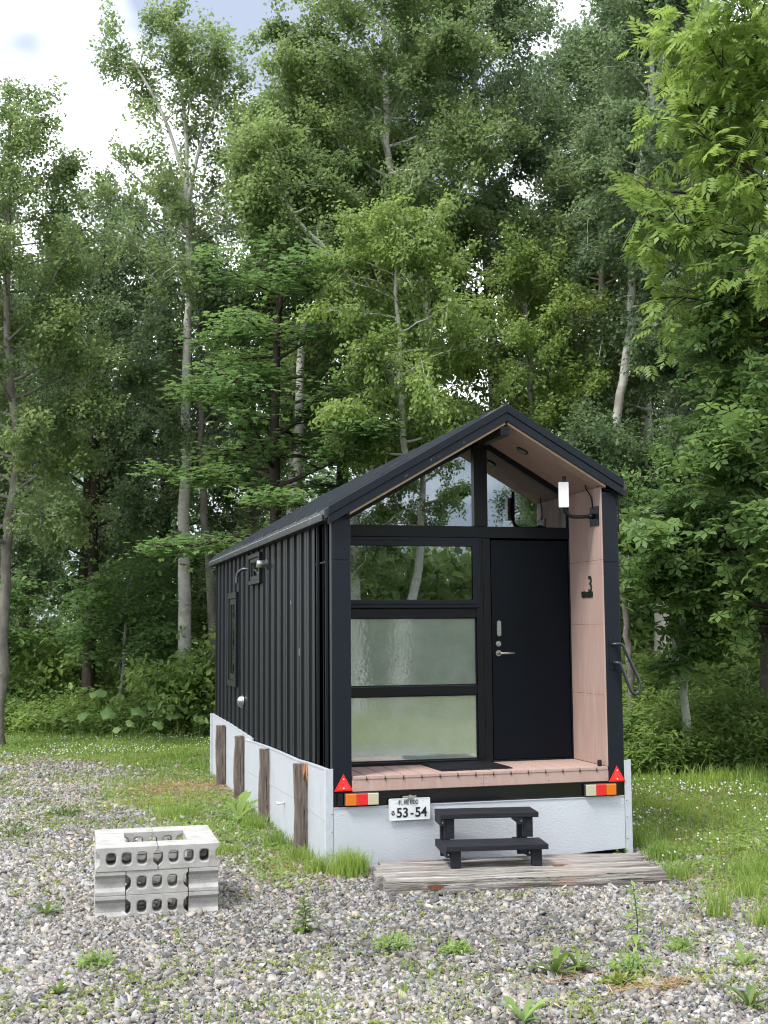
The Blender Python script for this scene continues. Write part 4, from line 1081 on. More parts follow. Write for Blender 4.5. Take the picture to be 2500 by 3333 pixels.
# low yellow-green stonecrop and seedlings scattered through gravel
x, y = cand(230000, -5, 5, -4.8, 9.5)
d = np.hypot(x-CX, y-CY); pn = fbm(x, y, 2.4, 77); cover = ss(.45, .62, pn)*1.0+.03
cover *= np.interp(y, [-4.5, -2.6, -1.8, -.5, 1.5, 4, 8], [.75, .6, .12, .16, .7, .9, .7])*np.where(x > 1.3, .7, 1)
cover = np.maximum(cover, ss(.3, .0, np.abs(y+1.27+(x-.9)*.13)/.45)*(x > .5)*(x < 2.2)*(pn > .47)*.8)
cover = np.maximum(cover, lawn(x, y)*(y < 6.5)*.5*(pn > .4))
k = (RG.random(len(x)) < cover*.22) & ~on_sleeper(x, y) & ~in_pit(x, y) & ~inside_house(x, y) & (y < front_line(x)-.3)
x, y = x[k], y[k]; n = len(x); print('seedlings', n)
mleaf = 9; P = np.stack([x, y, gz(x, y)+.012], 1); P = np.repeat(P, mleaf, 0)+RG.normal(0, 1, (n*mleaf, 3))*np.array([.018, .018, .007])*np.repeat(RG.lognormal(-.1, .4, n), mleaf)[:, None]+np.array([0, 0, .010])
X = RG.normal(0, 1, P.shape); X[:, 2] = np.abs(X[:, 2])*.7; N = RG.normal(0, .35, P.shape)+np.array([0, 0, 1])
V, F = scatter(*LEAF4, P, X, N, RG.uniform(.010, .026, len(P)))
o = link('stonecrop', np_mesh('stonecrop', V, F, 4, LF_MOSS, np.repeat(np.repeat(np.clip(RG.normal(.45, .3, n), 0, 1), mleaf), 4)))
tag(o, 'low yellow green seedlings and stonecrop dotted between the stones', 'ground cover', kind='stuff')
# broad-leaved low weeds in the strip beside the cabin and lawn clover
x, y = cand(150000, -5.5, 10, -3.5, 14)
lw = lawn(x, y); pn = fbm(x, y, 1.9, 91)
k = (RG.random(len(x)) < lw*ss(.35, .6, pn)*.32) & (y < front_line(x)) & ~on_sleeper(x, y) & ~((np.hypot((x+.5)/.8, (y-5.4)/.6) < 1) & (RG.random(len(x)) < .8))
x, y = x[k], y[k]; n = len(x); mleaf = 7; print('clover', n)
P = np.stack([x, y, gz(x, y)], 1); P = np.repeat(P, mleaf, 0)+RG.normal(0, 1, (n*mleaf, 3))*np.array([.03, .03, .012])+np.array([0, 0, .035])
X = RG.normal(0, 1, P.shape); X[:, 2] *= .3; N = RG.normal(0, .35, P.shape)+np.array([0, 0, 1])
V, F = scatter(*LEAF4, P, X, N, RG.uniform(.02, .045, len(P)))
o = link('clover', np_mesh('clover', V, F, 4, LF_HERB, np.repeat(np.repeat(np.clip(RG.normal(.5, .28, n), 0, 1), mleaf), 4)))
tag(o, 'clover and broad leaved weeds mixed into the lawn', 'clover', kind='stuff')
# white clover heads
x1, y1 = cand(16000, 2.5, 8.5, -1.2, 5.8); k = RG.random(len(x1)) < ss(.42, .62, fbm(x1, y1, 1.3, 15))*np.interp(y1, [-1.2, 0, 2.6, 4, 6], [.1, .42, .42, .10, .05])*.5
x2, y2 = cand(9000, -4, 2, 9.5, 12.5); k2 = RG.random(len(x2)) < ss(.45, .6, fbm(x2, y2, 1.1, 16))*.13
x = np.concatenate([x1[k], x2[k2]]); y = np.concatenate([y1[k], y2[k2]]); k = ~inside_house(x, y); x, y = x[k], y[k]; n = len(x); print('heads', n)
V = cube[None]*np.array([.0088, .0088, .0075])*RG.uniform(.6, 1.15, (n, 1, 1))+RG.normal(0, .0015, (n, 8, 3)); V[:, 4:, :2] *= .6; V += np.stack([x, y, gz(x, y)+RG.uniform(.05, .11, n)], 1)[:, None]
o = link('clover_flowers', np_mesh('clover_flowers', V.reshape(-1, 3), (cf[None]+(np.arange(n)*8)[:, None, None]).reshape(-1, 4), 4, PETAL)); tag(o, 'small white clover flower heads dotting the lawn', 'flowers', kind='stuff')

# ---- single weeds in the gravel
def weed(cx, cy, kind_, sc, label, seed, lm=LF_WEED):
    g = np.random.default_rng(seed); root = empty('weed_plant', (cx, cy, float(gz(np.array([cx]), np.array([cy]))[0])), 0, label, 'weed', 'weeds growing in the gravel')
    if kind_ == 'rosette':
        n = 11; a = np.arange(n)*2.4+g.uniform(0, .5, n); el = g.uniform(.25, 1.0, n); P = np.zeros((n, 3)); P[:, 2] = .01
        X = np.stack([np.cos(a)*np.cos(el), np.sin(a)*np.cos(el), np.sin(el)], 1); N = np.array([[0, 0, 1.]])-X*.3; tv = []; tf = []
        # long toothed leaf: 7 stations
        st = [(0, .02, 0), (.2, .06, .03), (.4, .10, .05), (.55, .07, .05), (.7, .14, .03), (.88, .08, -.04), (1, .0, -.12)]
        for u, w, z in st: tv += [(u, -w, z+.02), (u, 0, z), (u, w, z+.02)]
        for i in range(6): tf += [(i*3, i*3+1, i*3+4, i*3+3), (i*3+1, i*3+2, i*3+5, i*3+4)]
        sc *= .85; V, F = scatter(np.array(tv), np.array(tf), P, X, np.repeat(N, 1, 0) if len(N) == n else np.tile([[0, 0, 1.]], (n, 1)), sc*g.uniform(.6, 1.1, n)); k = len(tv)
        link('leaves', np_mesh('leaves', V, F, 4, lm, np.repeat(g.uniform(.1, .9, n), k)), root)
    elif kind_ == 'stalk':
        tb = Tubes(); tb.add(bez(np.array([(0, 0, 0), (.01, 0, sc*.5), (-.005, .01, sc)]), 5), np.linspace(.005, .002, 11), 6); link('stem', tb.mesh('stem', LF_WEED), root)
        n = 34; z = np.linspace(.12, 1, n)*sc; a = np.arange(n)*2.4; P = np.stack([0*z, 0*z, z], 1); el = g.uniform(-.5, .25, n)+(z/sc)**3*.7
        X = np.stack([np.cos(a)*np.cos(el), np.sin(a)*np.cos(el), np.sin(el)], 1)
        V, F = scatter(*LEAF4N, P, X, np.tile([[0, 0, 1.]], (n, 1)), .115*(1-.4*(z/sc))*g.uniform(.8, 1.15, n)); link('leaves', np_mesh('leaves', V, F, 4, lm, np.repeat(g.uniform(.1, .8, n), 4)), root)
    else:
        n = 150; th = g.uniform(0, 6.28, n); rr_ = g.uniform(0, 1, n)**.7*sc*.5; P = np.stack([np.cos(th)*rr_, np.sin(th)*rr_, g.uniform(.1, 1, n)*sc*.45*(1-(rr_/sc)**2)], 1)
        X = P*np.array([1, 1, .5])+g.normal(0, .3, P.shape)*sc; V, F = scatter(*LEAF4N, P, X, g.normal(0, .4, P.shape)+np.array([0, 0, 1]), g.uniform(.03, .065, n)); 
        link('leaves', np_mesh('leaves', V, F, 4, lm, np.repeat(g.uniform(.1, .9, n), 4)), root)
        tb = Tubes()
        for i in range(12): tb.add(np.array([(0, 0, 0), P[i*9]*.6+np.array([0, 0, .01]), P[i*9]]), np.array([.0025, .002, .0012]), 4)
        link('stem', tb.mesh('stem', LF_WEED), root)
    return root
weed(-2.08, -.86, 'rosette', .17, 'jagged rosette weed on the side of the block pit away from the cabin', 1)
weed(-1.83, -2.2, 'bush', .17, 'leafy pale weed in the gravel in front of the block pit', 2, LF_HERB)
weed(-2.03, -2.68, 'rosette', .12, 'small flat rosette weed between the pale leafy weed and the picture corner', 3)
weed(-.60, -1.83, 'stalk', .20, 'single thin upright weed between the block pit and the sleepers', 4)
weed(1.087, -2.797, 'stalk', .37, 'tall single stemmed weed with narrow drooping leaves before the sleepers', 5, LF_HERB)
weed(.473, -3.096, 'rosette', .24, 'wide spreading jagged rosette weed in front of the sleepers', 6)
weed(.62, -3.05, 'rosette', .18, 'smaller jagged rosette beside the wide spreading one', 16)
weed(.72, -3.37, 'bush', .13, 'bright yellow green weed beside the brown twigs on the gravel', 7, LF_MOSS)
weed(.90, -3.15, 'bush', .22, 'feathery low weed patch beyond the bright yellow green weed', 8, LF_HERB)
weed(1.50, -3.22, 'rosette', .16, 'jagged rosette weed by the grass edge near the picture side', 9, LF_HERB)
weed(1.13, -3.88, 'rosette', .19, 'dandelion with few long upright leaves near the bottom corner', 10)
weed(.02, -3.78, 'rosette', .20, 'broad rosette weed cut by the bottom edge of the view', 11, LF_HERB)
weed(1.33, -2.85, 'bush', .13, 'small rounded weed beside the tall single stemmed one', 12, LF_HERB)
weed(-.20, -2.38, 'bush', .20, 'soft green clump of weeds in open gravel in front of the sleepers', 13, LF_HERB)
weed(.12, -2.55, 'bush', .14, 'round low clump just beyond the soft green weeds', 14, LF_HERB)
weed(-1.02, .30, 'bush', .26, 'leafy weed growing beside the block pit towards the cabin', 15, LF_WEED)
weed(-.30, 2.75, 'rosette', .42, 'big upright dock leaves against the grey skirting between two timber posts', 17, LF_HERB)
weed(-.95, 2.2, 'bush', .24, 'low leafy weed in the green strip behind the block pit', 18, LF_HERB)
weed(-1.9, 3.6, 'bush', .3, 'bushy weed in the gravel far behind the block pit', 19, LF_WEED)
weed(-2.35, 2.4, 'bush', .3, 'bushy weed by the picture edge behind the block pit', 20, LF_WEED)

# ------------------------------------------------------------------ undergrowth band (nobody could count it)
x = RG.uniform(-6.5, 15, 80000); y = RG.uniform(4.5, 26, 80000); fl = front_line(x); dpt = y-fl
d = np.hypot(x-CX, y-CY); k = (dpt > 0) & (dpt < 9) & visible(x, y, .05) & (RG.random(len(x)) < np.interp(dpt, [0, 1.5, 5, 9], [1, .9, .4, .25])); x, y, dpt = x[k], y[k], dpt[k]
n = len(x); hh = (1+.35*ss(4, 6, x))*np.interp(dpt, [0, .5, 2, 6], [.28, .50, .75, .95])*RG.uniform(.55, 1.15, n)*(.7+.6*fbm(x, y, .8, 61)); ml = 30; print('undergrowth stems', n)
t = RG.uniform(.1, 1, (n, ml))**.75; P = np.stack([x, y, 0*x], 1)[:, None]+np.zeros((n, ml, 3)); ln_ = RG.normal(0, .18, (n, 1, 2)); P[..., 2] = t*hh[:, None]; P[..., :2] += t[..., None]*ln_*hh[:, None, None]+RG.normal(0, .035, (n, ml, 2))
P = P.reshape(-1, 3); X = RG.normal(0, 1, P.shape); X[:, 2] = RG.normal(.15, .4, len(P)); N = RG.normal(0, .35, P.shape)+np.array([0, 0, 1])
st_ = np.clip(fbm(x, y, .6, 66)*1.5-.35+RG.normal(0, .16, n), 0, 1)
V, F = scatter(*LEAF4N, P, X, N, RG.uniform(.06, .14, len(P)))
o = link('undergrowth', np_mesh('undergrowth', V, F, 4, LF_HERB, np.repeat(np.clip(np.repeat(st_, ml)+RG.normal(0, .1, n*ml), 0, 1), 4)))
tag(o, 'dense leafy undergrowth along the foot of the wood', 'undergrowth', kind='stuff')

# butterbur plants: round leaves on stalks
def butterbur(cx, cy, leaves, label, seed):
    g = np.random.default_rng(seed); root = empty('butterbur', (cx, cy, 0), 0, label, 'plant', 'butterbur plants at the edge of the undergrowth')
    for (dx, dy, h, R) in leaves:
        R *= 1.45
        V = [(0, 0, -.03*R)]; n = 18
        for i in range(n):
            a = 2*math.pi*i/n+.2; rr_ = R*(1-.55*math.exp(-((a-math.pi) % 6.283-0)**2*0))*(1+.05*math.sin(a*5))
            if i == 0: rr_ *= .35
            V.append((rr_*.6*math.cos(a), rr_*.6*math.sin(a), .02*R))
            V.append((rr_*math.cos(a)*(1+.07*(i % 2)), rr_*math.sin(a)*(1+.07*(i % 2)), .09*R*math.sin(a*4+cx*9)-.09*R))
        V = np.array(V); tl = Matrix.Rotation(g.uniform(-.5, .5), 3, 'Y') @ Matrix.Rotation(g.uniform(.15, .75), 3, 'X'); V = np.array([tuple(tl @ Vector(v)) for v in V])+np.array([dx, dy, h])
        F = []
        for i in range(n):
            a0, a1 = 1+2*i, 1+2*((i+1) % n); F.append((a0, a1, a1+1, a0+1)); F.append((0, a1, a0, a0))
        q = MB(); q.add([tuple(v) for v in V], [f if f[2] != f[3] else f[:3] for f in F], True)
        me = bpy.data.meshes.new('leaf'); me.from_pydata(q.v, [], q.f); me.materials.append(LF_BUTTER)
        at = me.color_attributes.new('tint', 'FLOAT_COLOR', 'POINT'); tv = g.uniform(.2, .9)
        at.data.foreach_set('color', np.tile([tv, tv, tv, 1], len(V)).astype(np.float32)); 
        for p in me.polygons: p.use_smooth = True
        link('leaf', me, root)
        tb = Tubes(); tb.add(bez(np.array([(0, 0, 0), (dx*.4, dy*.4, h*.6), (dx, dy, h-.02)]), 4), np.full(9, .009), 5); link('stalk', tb.mesh('stalk', LF_BUTTER), root)
butterbur(-.55, 12.4, [(-.5, -.1, .48, .20), (.30, .0, .55, .24), (.0, -.25, .50, .22), (.55, -.1, .42, .16)], 'largest butterbur with overlapping round leaves, set back in the undergrowth', 1)
butterbur(-1.05, 13.9, [(-.1, 0, .75, .25), (.25, 0, .66, .18)], 'butterbur with high leaves farther back, behind the largest one', 2)
butterbur(-1.45, 12.9, [(0, -.1, .42, .20), (-.28, 0, .35, .14)], 'butterbur with a drooping leaf pair standing apart from the others', 3)
butterbur(-.72, 11.75, [(0, -.1, .34, .14), (-.22, 0, .24, .12)], 'small butterbur at the lawn edge with two pale leaves one over the other', 4)
butterbur(-.28, 11.6, [(0, -.1, .32, .15)], 'single round butterbur leaf on its own stalk at the lawn edge', 5)
butterbur(.10, 12.2, [(0, 0, .42, .17)], 'butterbur leaf standing between the single round leaf and the cabin end', 6)
butterbur(.45, 12.0, [(0, 0, .36, .16), (.2, .1, .30, .11)], 'butterbur nearest the far end of the cabin skirting', 7)

# ------------------------------------------------------------------ trees: front row, each its own shape
B_ = 'trees at the edge of the wood'
full = lambda f: math.sin(math.pi*min(1, f*.8+.2))**.5
grow('birch_tree', [(.40, 13.6, -.1), (.33, 13.41, 2.36), (.30, 13.17, 4.87), (.29, 12.99, 6.71), (.31, 12.81, 8.38), (.24, 12.68, 9.88)], .10, .04, 7.8, 9.9, 1.7, 12, LEAF4, .082, 14000, LF_BIRCH, BIRCHB,
     'tall pale barked birch with forked open top standing clear against the bright sky', group=B_, seed=1, top=False, spread=.13,
     limbs=[([(.26, 12.7, 9.4), (.10, 12.69, 10.3), (-.22, 12.69, 11.2), (-.60, 12.72, 11.9), (-.78, 12.75, 12.2)], .05, 11, 1.0), ([(.24, 12.68, 9.8), (.20, 12.6, 10.9), (.06, 12.55, 11.9), (-.04, 12.48, 12.75)], .045, 11, .85),
            ([(.26, 12.68, 9.6), (.46, 12.56, 10.6), (.72, 12.42, 11.3), (.85, 12.29, 12.25)], .045, 12, .95), ([(.22, 12.7, 9.0), (-.35, 12.8, 9.7), (-.9, 12.8, 10.2), (-1.15, 12.8, 10.35)], .03, 5, .6)])
grow('young_tree', [(1.0, 13.87, -.1), (.84, 13.75, 2.71), (.69, 13.64, 4.25), (.62, 13.51, 5.79), (.51, 13.37, 8.6)], .085, .02, 4.6, 8.6, 1.6, 26, LEAF4, .085, 14000, LF_DARK, GREYB,
     'slim grey trunked tree leaning between the pale birch and the cabin', group=B_, seed=2, up=.6)
grow('birch_tree', [(-2.80, 11.8, -.1), (-2.75, 11.68, 2.1), (-2.72, 11.56, 3.22), (-2.63, 11.44, 4.11), (-2.58, 11.36, 4.85), (-2.77, 11.29, 6.5), (-2.8, 11.2, 10.2)], .085, .02, 3.2, 10.3, 1.95, 52, LEAF4, .080, 42000, LF_BIRCH, GREYB,
     'leafy birch at the picture edge with a thin wavy grey trunk beside the lawn', group=B_, seed=3, prof=full, spread=.15)
grow('leafy_tree', [(-1.3, 15.3, -.1), (-1.25, 15.2, 3), (-1.2, 15.1, 6), (-1.1, 15.0, 9.8)], .12, .02, 3.0, 10.0, 1.9, 44, LEAF4, .090, 24000, LF_DARK, DARKB,
     'dark dense tree between the edge birch and the tall forked birch', group=B_, seed=4, prof=full, spread=.16)
grow('leafy_tree', [(-1.27, 18.72, -.1), (-1.27, 18.52, 2.5), (-1.24, 18.31, 4.5), (-1.18, 18.1, 6.5), (-1.33, 17.84, 9.5)], .19, .03, 5.4, 10.0, 2.2, 30, LEAF4, .095, 12000, LF_DEEP, DARKB,
     'thick black trunked tree standing in shade behind the dark dense tree', group=B_, seed=5)
grow('leaning_tree', [(4.75, 9.0, -.1), (4.0, 8.9, 2.9), (3.05, 8.75, 5.4), (2.61, 8.72, 6.56), (2.3, 8.74, 7.16), (1.84, 8.81, 7.73), (1.49, 8.87, 8.08), (.93, 8.96, 9.0)], .075, .025, 7.0, 9.0, 1.5, 16, LEAF4, .085, 20000, LF_BIRCH, BIRCHB,
     'birch whose bare pale trunk leans far over above the cabin roof', group=B_, seed=6, az=(math.pi*.75, 2.2), spread=.16)
grow('birch_tree', [(4.6, 10.8, -.1), (4.42, 10.6, 3.2), (4.27, 10.49, 5.18), (4.11, 10.43, 6.19), (4.01, 10.33, 7.44), (3.68, 10.26, 9.0), (3.37, 10.28, 9.71), (3.32, 10.2, 10.64), (3.18, 10.1, 13.6)], .088, .025, 7.6, 13.9, 2.1, 44, LEAF4, .085, 46000, LF_BIRCH, BIRCHB,
     'tall birch straight behind the cabin ridge, bare pale trunk over the roof', group=B_, seed=7, prof=full, spread=.15)
grow('birch_tree', [(6.2, 12.3, -.1), (5.94, 12.14, 4.89), (5.82, 12.0, 6.6), (5.71, 11.86, 8.31), (5.56, 11.73, 10.02), (5.32, 11.63, 14.0)], .12, .03, 6.8, 14.4, 2.2, 46, LEAF4, .09, 44000, LF_DARK, BIRCHB,
     'tall grey green birch behind and beyond the one over the ridge', group=B_, seed=8, prof=full, spread=.16)
grow('birch_tree', [(5.7, 8.4, -.1), (5.9, 8.2, 2.0), (6.16, 7.98, 4.2), (6.3, 7.84, 5.19), (6.44, 7.7, 6.24), (6.47, 7.57, 7.44), (6.49, 7.47, 8.43), (6.63, 7.34, 9.28), (6.71, 7.22, 10.33), (6.63, 7.1, 12.2)], .078, .02, 7.2, 12.2, 1.35, 26, LEAF4, .075, 22000, LF_DARK, BIRCHB,
     'pale birch rising at a slant behind the cabin eave nearest the lamp arm', group=B_, seed=9, limbs=[([(6.71, 7.22, 10.0), (6.92, 7.12, 10.68), (7.25, 7.0, 11.3), (7.5, 6.9, 12.2)], .05, 7, .6)], spread=.14)
grow('young_tree', [(6.65, 10.1, -.1), (6.76, 9.94, 3.83), (6.82, 9.81, 4.92), (6.84, 9.73, 5.7), (6.88, 9.51, 7.73), (6.78, 9.39, 9.6)], .10, .02, 5.2, 9.8, 1.7, 30, LEAF4, .085, 16000, LF_BIRCH, GREYB,
     'grey trunked tree close behind the slanting pale birch', group=B_, seed=10, prof=full)
grow('forked_tree', [(6.76, 7.2, -.1), (6.77, 7.01, 1.86), (6.75, 6.83, 3.66), (6.74, 6.71, 4.87), (6.84, 6.58, 5.94), (6.88, 6.45, 7.14), (6.72, 6.32, 8.9)], .10, .025, 5.2, 8.9, 1.5, 24, LEAF4, .08, 11000, LF_DARK, GREYB,
     'twin stemmed grey tree standing in the tall herbs beyond the hand rail', group=B_, seed=11, limbs=[([(6.72, 7.0, 1.0), (6.9, 6.9, 3.0), (7.15, 6.8, 5.2), (7.3, 6.6, 7.0)], .06, 7, .8)])
grow('thin_tree', [(5.66, 4.9, -.1), (5.60, 4.78, 1.27), (5.57, 4.7, 2.14), (5.53, 4.6, 3.6)], .052, .012, 2.4, 3.6, .8, 9, LEAF4, .075, 3200, LF_OAK, BIRCHB,
     'thin whitish trunk standing nearest the lawn beyond the hand rail', group=B_, seed=12)
grow('young_tree', [(7.46, 5.95, -.1), (7.43, 5.82, 1.53), (7.37, 5.77, 2.16), (7.24, 5.68, 3.43), (7.3, 5.6, 6.5)], .085, .02, 3.0, 6.5, 1.4, 20, LEAF4, .085, 8000, LF_DARK, GREYB,
     'grey trunk at the picture edge beyond the broad leaved tree', group=B_, seed=13)
grow('thin_tree', [(5.72, 6.42, -.1), (5.64, 6.34, 1.23), (5.57, 6.29, 1.86), (5.47, 6.21, 2.94), (5.5, 6.2, 4.5)], .05, .012, 2.9, 4.5, 1.0, 12, LEAF4, .08, 6000, LF_DEEP, GREYB,
     'thin crooked grey trunk showing right beside the cabin post with the hand rail', group=B_, seed=14)
grow('birch_tree', [(7.55, 9.1, -.1), (7.48, 8.92, 1.65), (7.51, 8.79, 2.83), (7.51, 8.62, 4.47), (7.54, 8.39, 6.69), (7.6, 8.3, 11.0)], .115, .025, 5.0, 11.2, 1.9, 36, LEAF4, .085, 18000, LF_DARK, BIRCHB,
     'pale trunked birch in the shade behind the twin stemmed tree', group=B_, seed=15, prof=full)
grow('leafy_tree', [(3.6, 15.1, -.1), (3.64, 14.9, 4.44), (3.7, 14.71, 6.11), (3.91, 14.56, 7.04), (3.83, 14.4, 12.6)], .14, .03, 5.6, 12.6, 2.3, 36, LEAF4, .095, 18000, LF_DEEP, DARKB,
     'dark trunked tree standing in the wood behind the leaning birch', group=B_, seed=16, prof=full)
grow('birch_tree', [(2.2, 13.2, -.1), (2.25, 13.1, 4), (2.3, 13.0, 8), (2.25, 12.9, 11.6)], .11, .02, 5.0, 12.0, 1.5, 38, LEAF4, .085, 32000, LF_BIRCH, BIRCHB,
     'narrow ragged birch between the forked birch and the tall one over the ridge', group=B_, seed=17, prof=full, spread=.15)
grow('birch_tree', [(1.9, 11.6, -.1), (2.0, 11.5, 4), (2.15, 11.4, 8), (2.2, 11.3, 11.4)], .10, .02, 7.6, 11.9, 1.5, 26, LEAF4, .08, 18000, LF_BIRCH, BIRCHB,
     'birch with high loose crown just beyond the far end of the cabin roof', group=B_, seed=60, prof=full, spread=.15)
grow('birch_tree', [(8.3, 10.6, -.1), (8.2, 10.5, 4), (8.1, 10.4, 8), (8.1, 10.3, 12.8)], .11, .02, 6.5, 13.2, 1.9, 36, LEAF4, .085, 32000, LF_DARK, BIRCHB,
     'tall birch between the slanting birch and the ash, taller than the view', group=B_, seed=61, prof=full, spread=.15)
# maple with flat leaf layers
grow('maple_tree', [(1.35, 9.3, -.1), (1.25, 9.2, 3), (1.2, 9.1, 5), (1.3, 9.1, 7.2)], .11, .03, 2.6, 7.6, 2.15, 34, MAPLE, .105, 15000, LF_MAPLE, DARKB,
     'maple with flat tiers of bright lobed leaves spreading beside the cabin roof', group=B_, seed=18, flat=.85, up=.15, droop=.1, spread=.16, norm_up=.9, tw_n=3, prof=full)
grow('maple_tree', [(3.5, 10.0, -.1), (3.5, 9.9, 3), (3.5, 9.8, 6.2)], .10, .03, 2.6, 6.4, 1.9, 24, MAPLE, .11, 8000, LF_MAPLE, DARKB,
     'maple behind the cabin roof with pale young leaves just over the ridge', group=B_, seed=19, flat=.8, up=.2, droop=.1, spread=.16, norm_up=.85, prof=full)
grow('birch_tree', [(2.95, 7.9, -.1), (2.9, 7.85, 3), (2.85, 7.8, 5), (2.75, 7.8, 7.6)], .07, .015, 4.2, 7.9, 1.35, 30, LEAF4, .075, 20000, LF_BRIGHT, BIRCHB,
     'young birch with drooping yellow green foliage directly over the cabin roof', group=B_, seed=20, droop=.7, up=.5, prof=full, spread=.12)
grow('birch_tree', [(5.3, 8.9, -.1), (5.3, 8.85, 3), (5.25, 8.8, 5.5), (5.2, 8.8, 7.4)], .07, .015, 4.0, 7.6, 1.25, 24, LEAF4, .078, 14000, LF_BRIGHT, GREYB,
     'young yellow green tree between the drooping young birch and the slanting birch', group=B_, seed=21, droop=.5, prof=full)
# broad-leaved tree at the picture edge and ash above it
grow('broad_leaved_tree', [(6.35, 3.7, -.1), (6.3, 3.6, 2), (6.2, 3.5, 4), (6.1, 3.5, 6.0)], .12, .03, 1.7, 6.0, 1.75, 30, ROSE, .125, 4600, LF_OAK, DARKB,
     'broad leaved tree with whorls of big leaves reaching toward the cabin post', group=B_, seed=22, az=(math.pi*1.05, 1.5), up=.15, droop=.2, spread=.13, norm_up=.8, flat=.3, tw_n=2.4, prof=lambda f: 1.0 if f < .42 else .42)
grow('broad_leaved_tree', [(7.2, 5.0, -.1), (7.1, 5.0, 3), (7.0, 5.0, 5.5)], .11, .03, 1.6, 5.2, 1.25, 22, ROSE, .12, 2600, LF_OAK, DARKB,
     'darker broad leaved tree behind the one reaching toward the cabin', group=B_, seed=23, up=.3, droop=.2, spread=.15, norm_up=.75, flat=.2, tw_n=3.2, prof=full)
grow('ash_tree', [(6.9, 3.6, -.1), (6.8, 3.5, 3), (6.6, 3.4, 5.5), (6.3, 3.3, 8.5)], .14, .04, 5.0, 9.0, 2.1, 34, PINN, .19, 3800, LF_ASH, DARKB,
     'ash with bright compound leaves overhanging the upper picture corner', group=B_, seed=24, az=(math.pi*1.0, 1.7), up=.5, droop=.5, spread=.12, norm_up=.75, tw_n=3.0, prof=lambda f: 1-.45*f)
# background trees: prototypes and copies
G2 = 'trees deeper in the wood'
pa = grow('birch_tree', [(8.8, 14.2, -.1), (8.7, 14.2, 5), (8.8, 14.1, 9), (8.7, 14.1, 13.5)], .13, .03, 5.5, 14.0, 2.1, 46, LEAF4, .10, 34000, LF_DARK, BIRCHB,
     'tall slender birch filling the wood beyond the slanting pale birch', group=G2, seed=30, prof=full, spread=.18)
pb = grow('leafy_tree', [(.5, 20.0, -.1), (.6, 20, 4), (.5, 20, 8), (.5, 20, 12.2)], .15, .03, 3.0, 12.4, 2.5, 44, LEAF4, .115, 24000, LF_DEEP, DARKB,
     'dark leafy tree deep behind the forked pale birch', group=G2, seed=31, prof=full, spread=.2)
pc = grow('leafy_tree', [(6.4, 19.0, -.1), (6.4, 19, 3), (6.4, 19, 6.5), (6.4, 19, 9.0)], .12, .03, 1.6, 9.2, 2.4, 36, LEAF4, .12, 18000, LF_DARK, GREYB,
     'low branched leafy tree deep behind the cabin ridge', group=G2, seed=32, prof=full, spread=.2)
deep = [(pa, 11.0, 11.2, 1.0, 'tall slender birch behind the ash at the picture edge'), (pa, 4.9, 17.6, 1.05, 'tall slender birch filling the wood high behind the leaning birch'),
        (pa, -3.9, 16.6, .78, 'slender birch behind the leafy birch at the picture edge'), 
        (pa, 13.5, 17, 1.0, 'slender birch far behind the broad leaved tree'),
        (pb, -2.6, 22.5, .85, 'dark leafy tree deep behind the edge birch'), 
        (pb, 10.2, 16.0, .9, 'dark leafy tree in the shade beyond the twin stemmed tree'), (pb, 12.0, 23.0, 1.05, 'dark leafy tree far beyond the slanting birch'),
        (pc, 2.2, 17.2, .9, 'low branched leafy tree behind the maple tiers'), 
        (pc, 8.9, 12.2, .8, 'low branched leafy tree behind the pale trunked birch in shade'), (pc, 10.6, 8.6, .85, 'low branched leafy tree beyond the darker broad leaved tree'),
        (pc, -3.2, 18.6, .8, 'low branched leafy tree behind the thick black trunk'), (pc, 14.5, 13, .9, 'low branched leafy tree far beyond the picture edge trunk')]
for i, (p, x_, y_, s_c, lab) in enumerate(deep):
    copy_tree(p, (x_, y_, 0), i*1.9, (s_c, s_c, s_c*(1+.06*((i*7) % 3-1))), lab, G2)
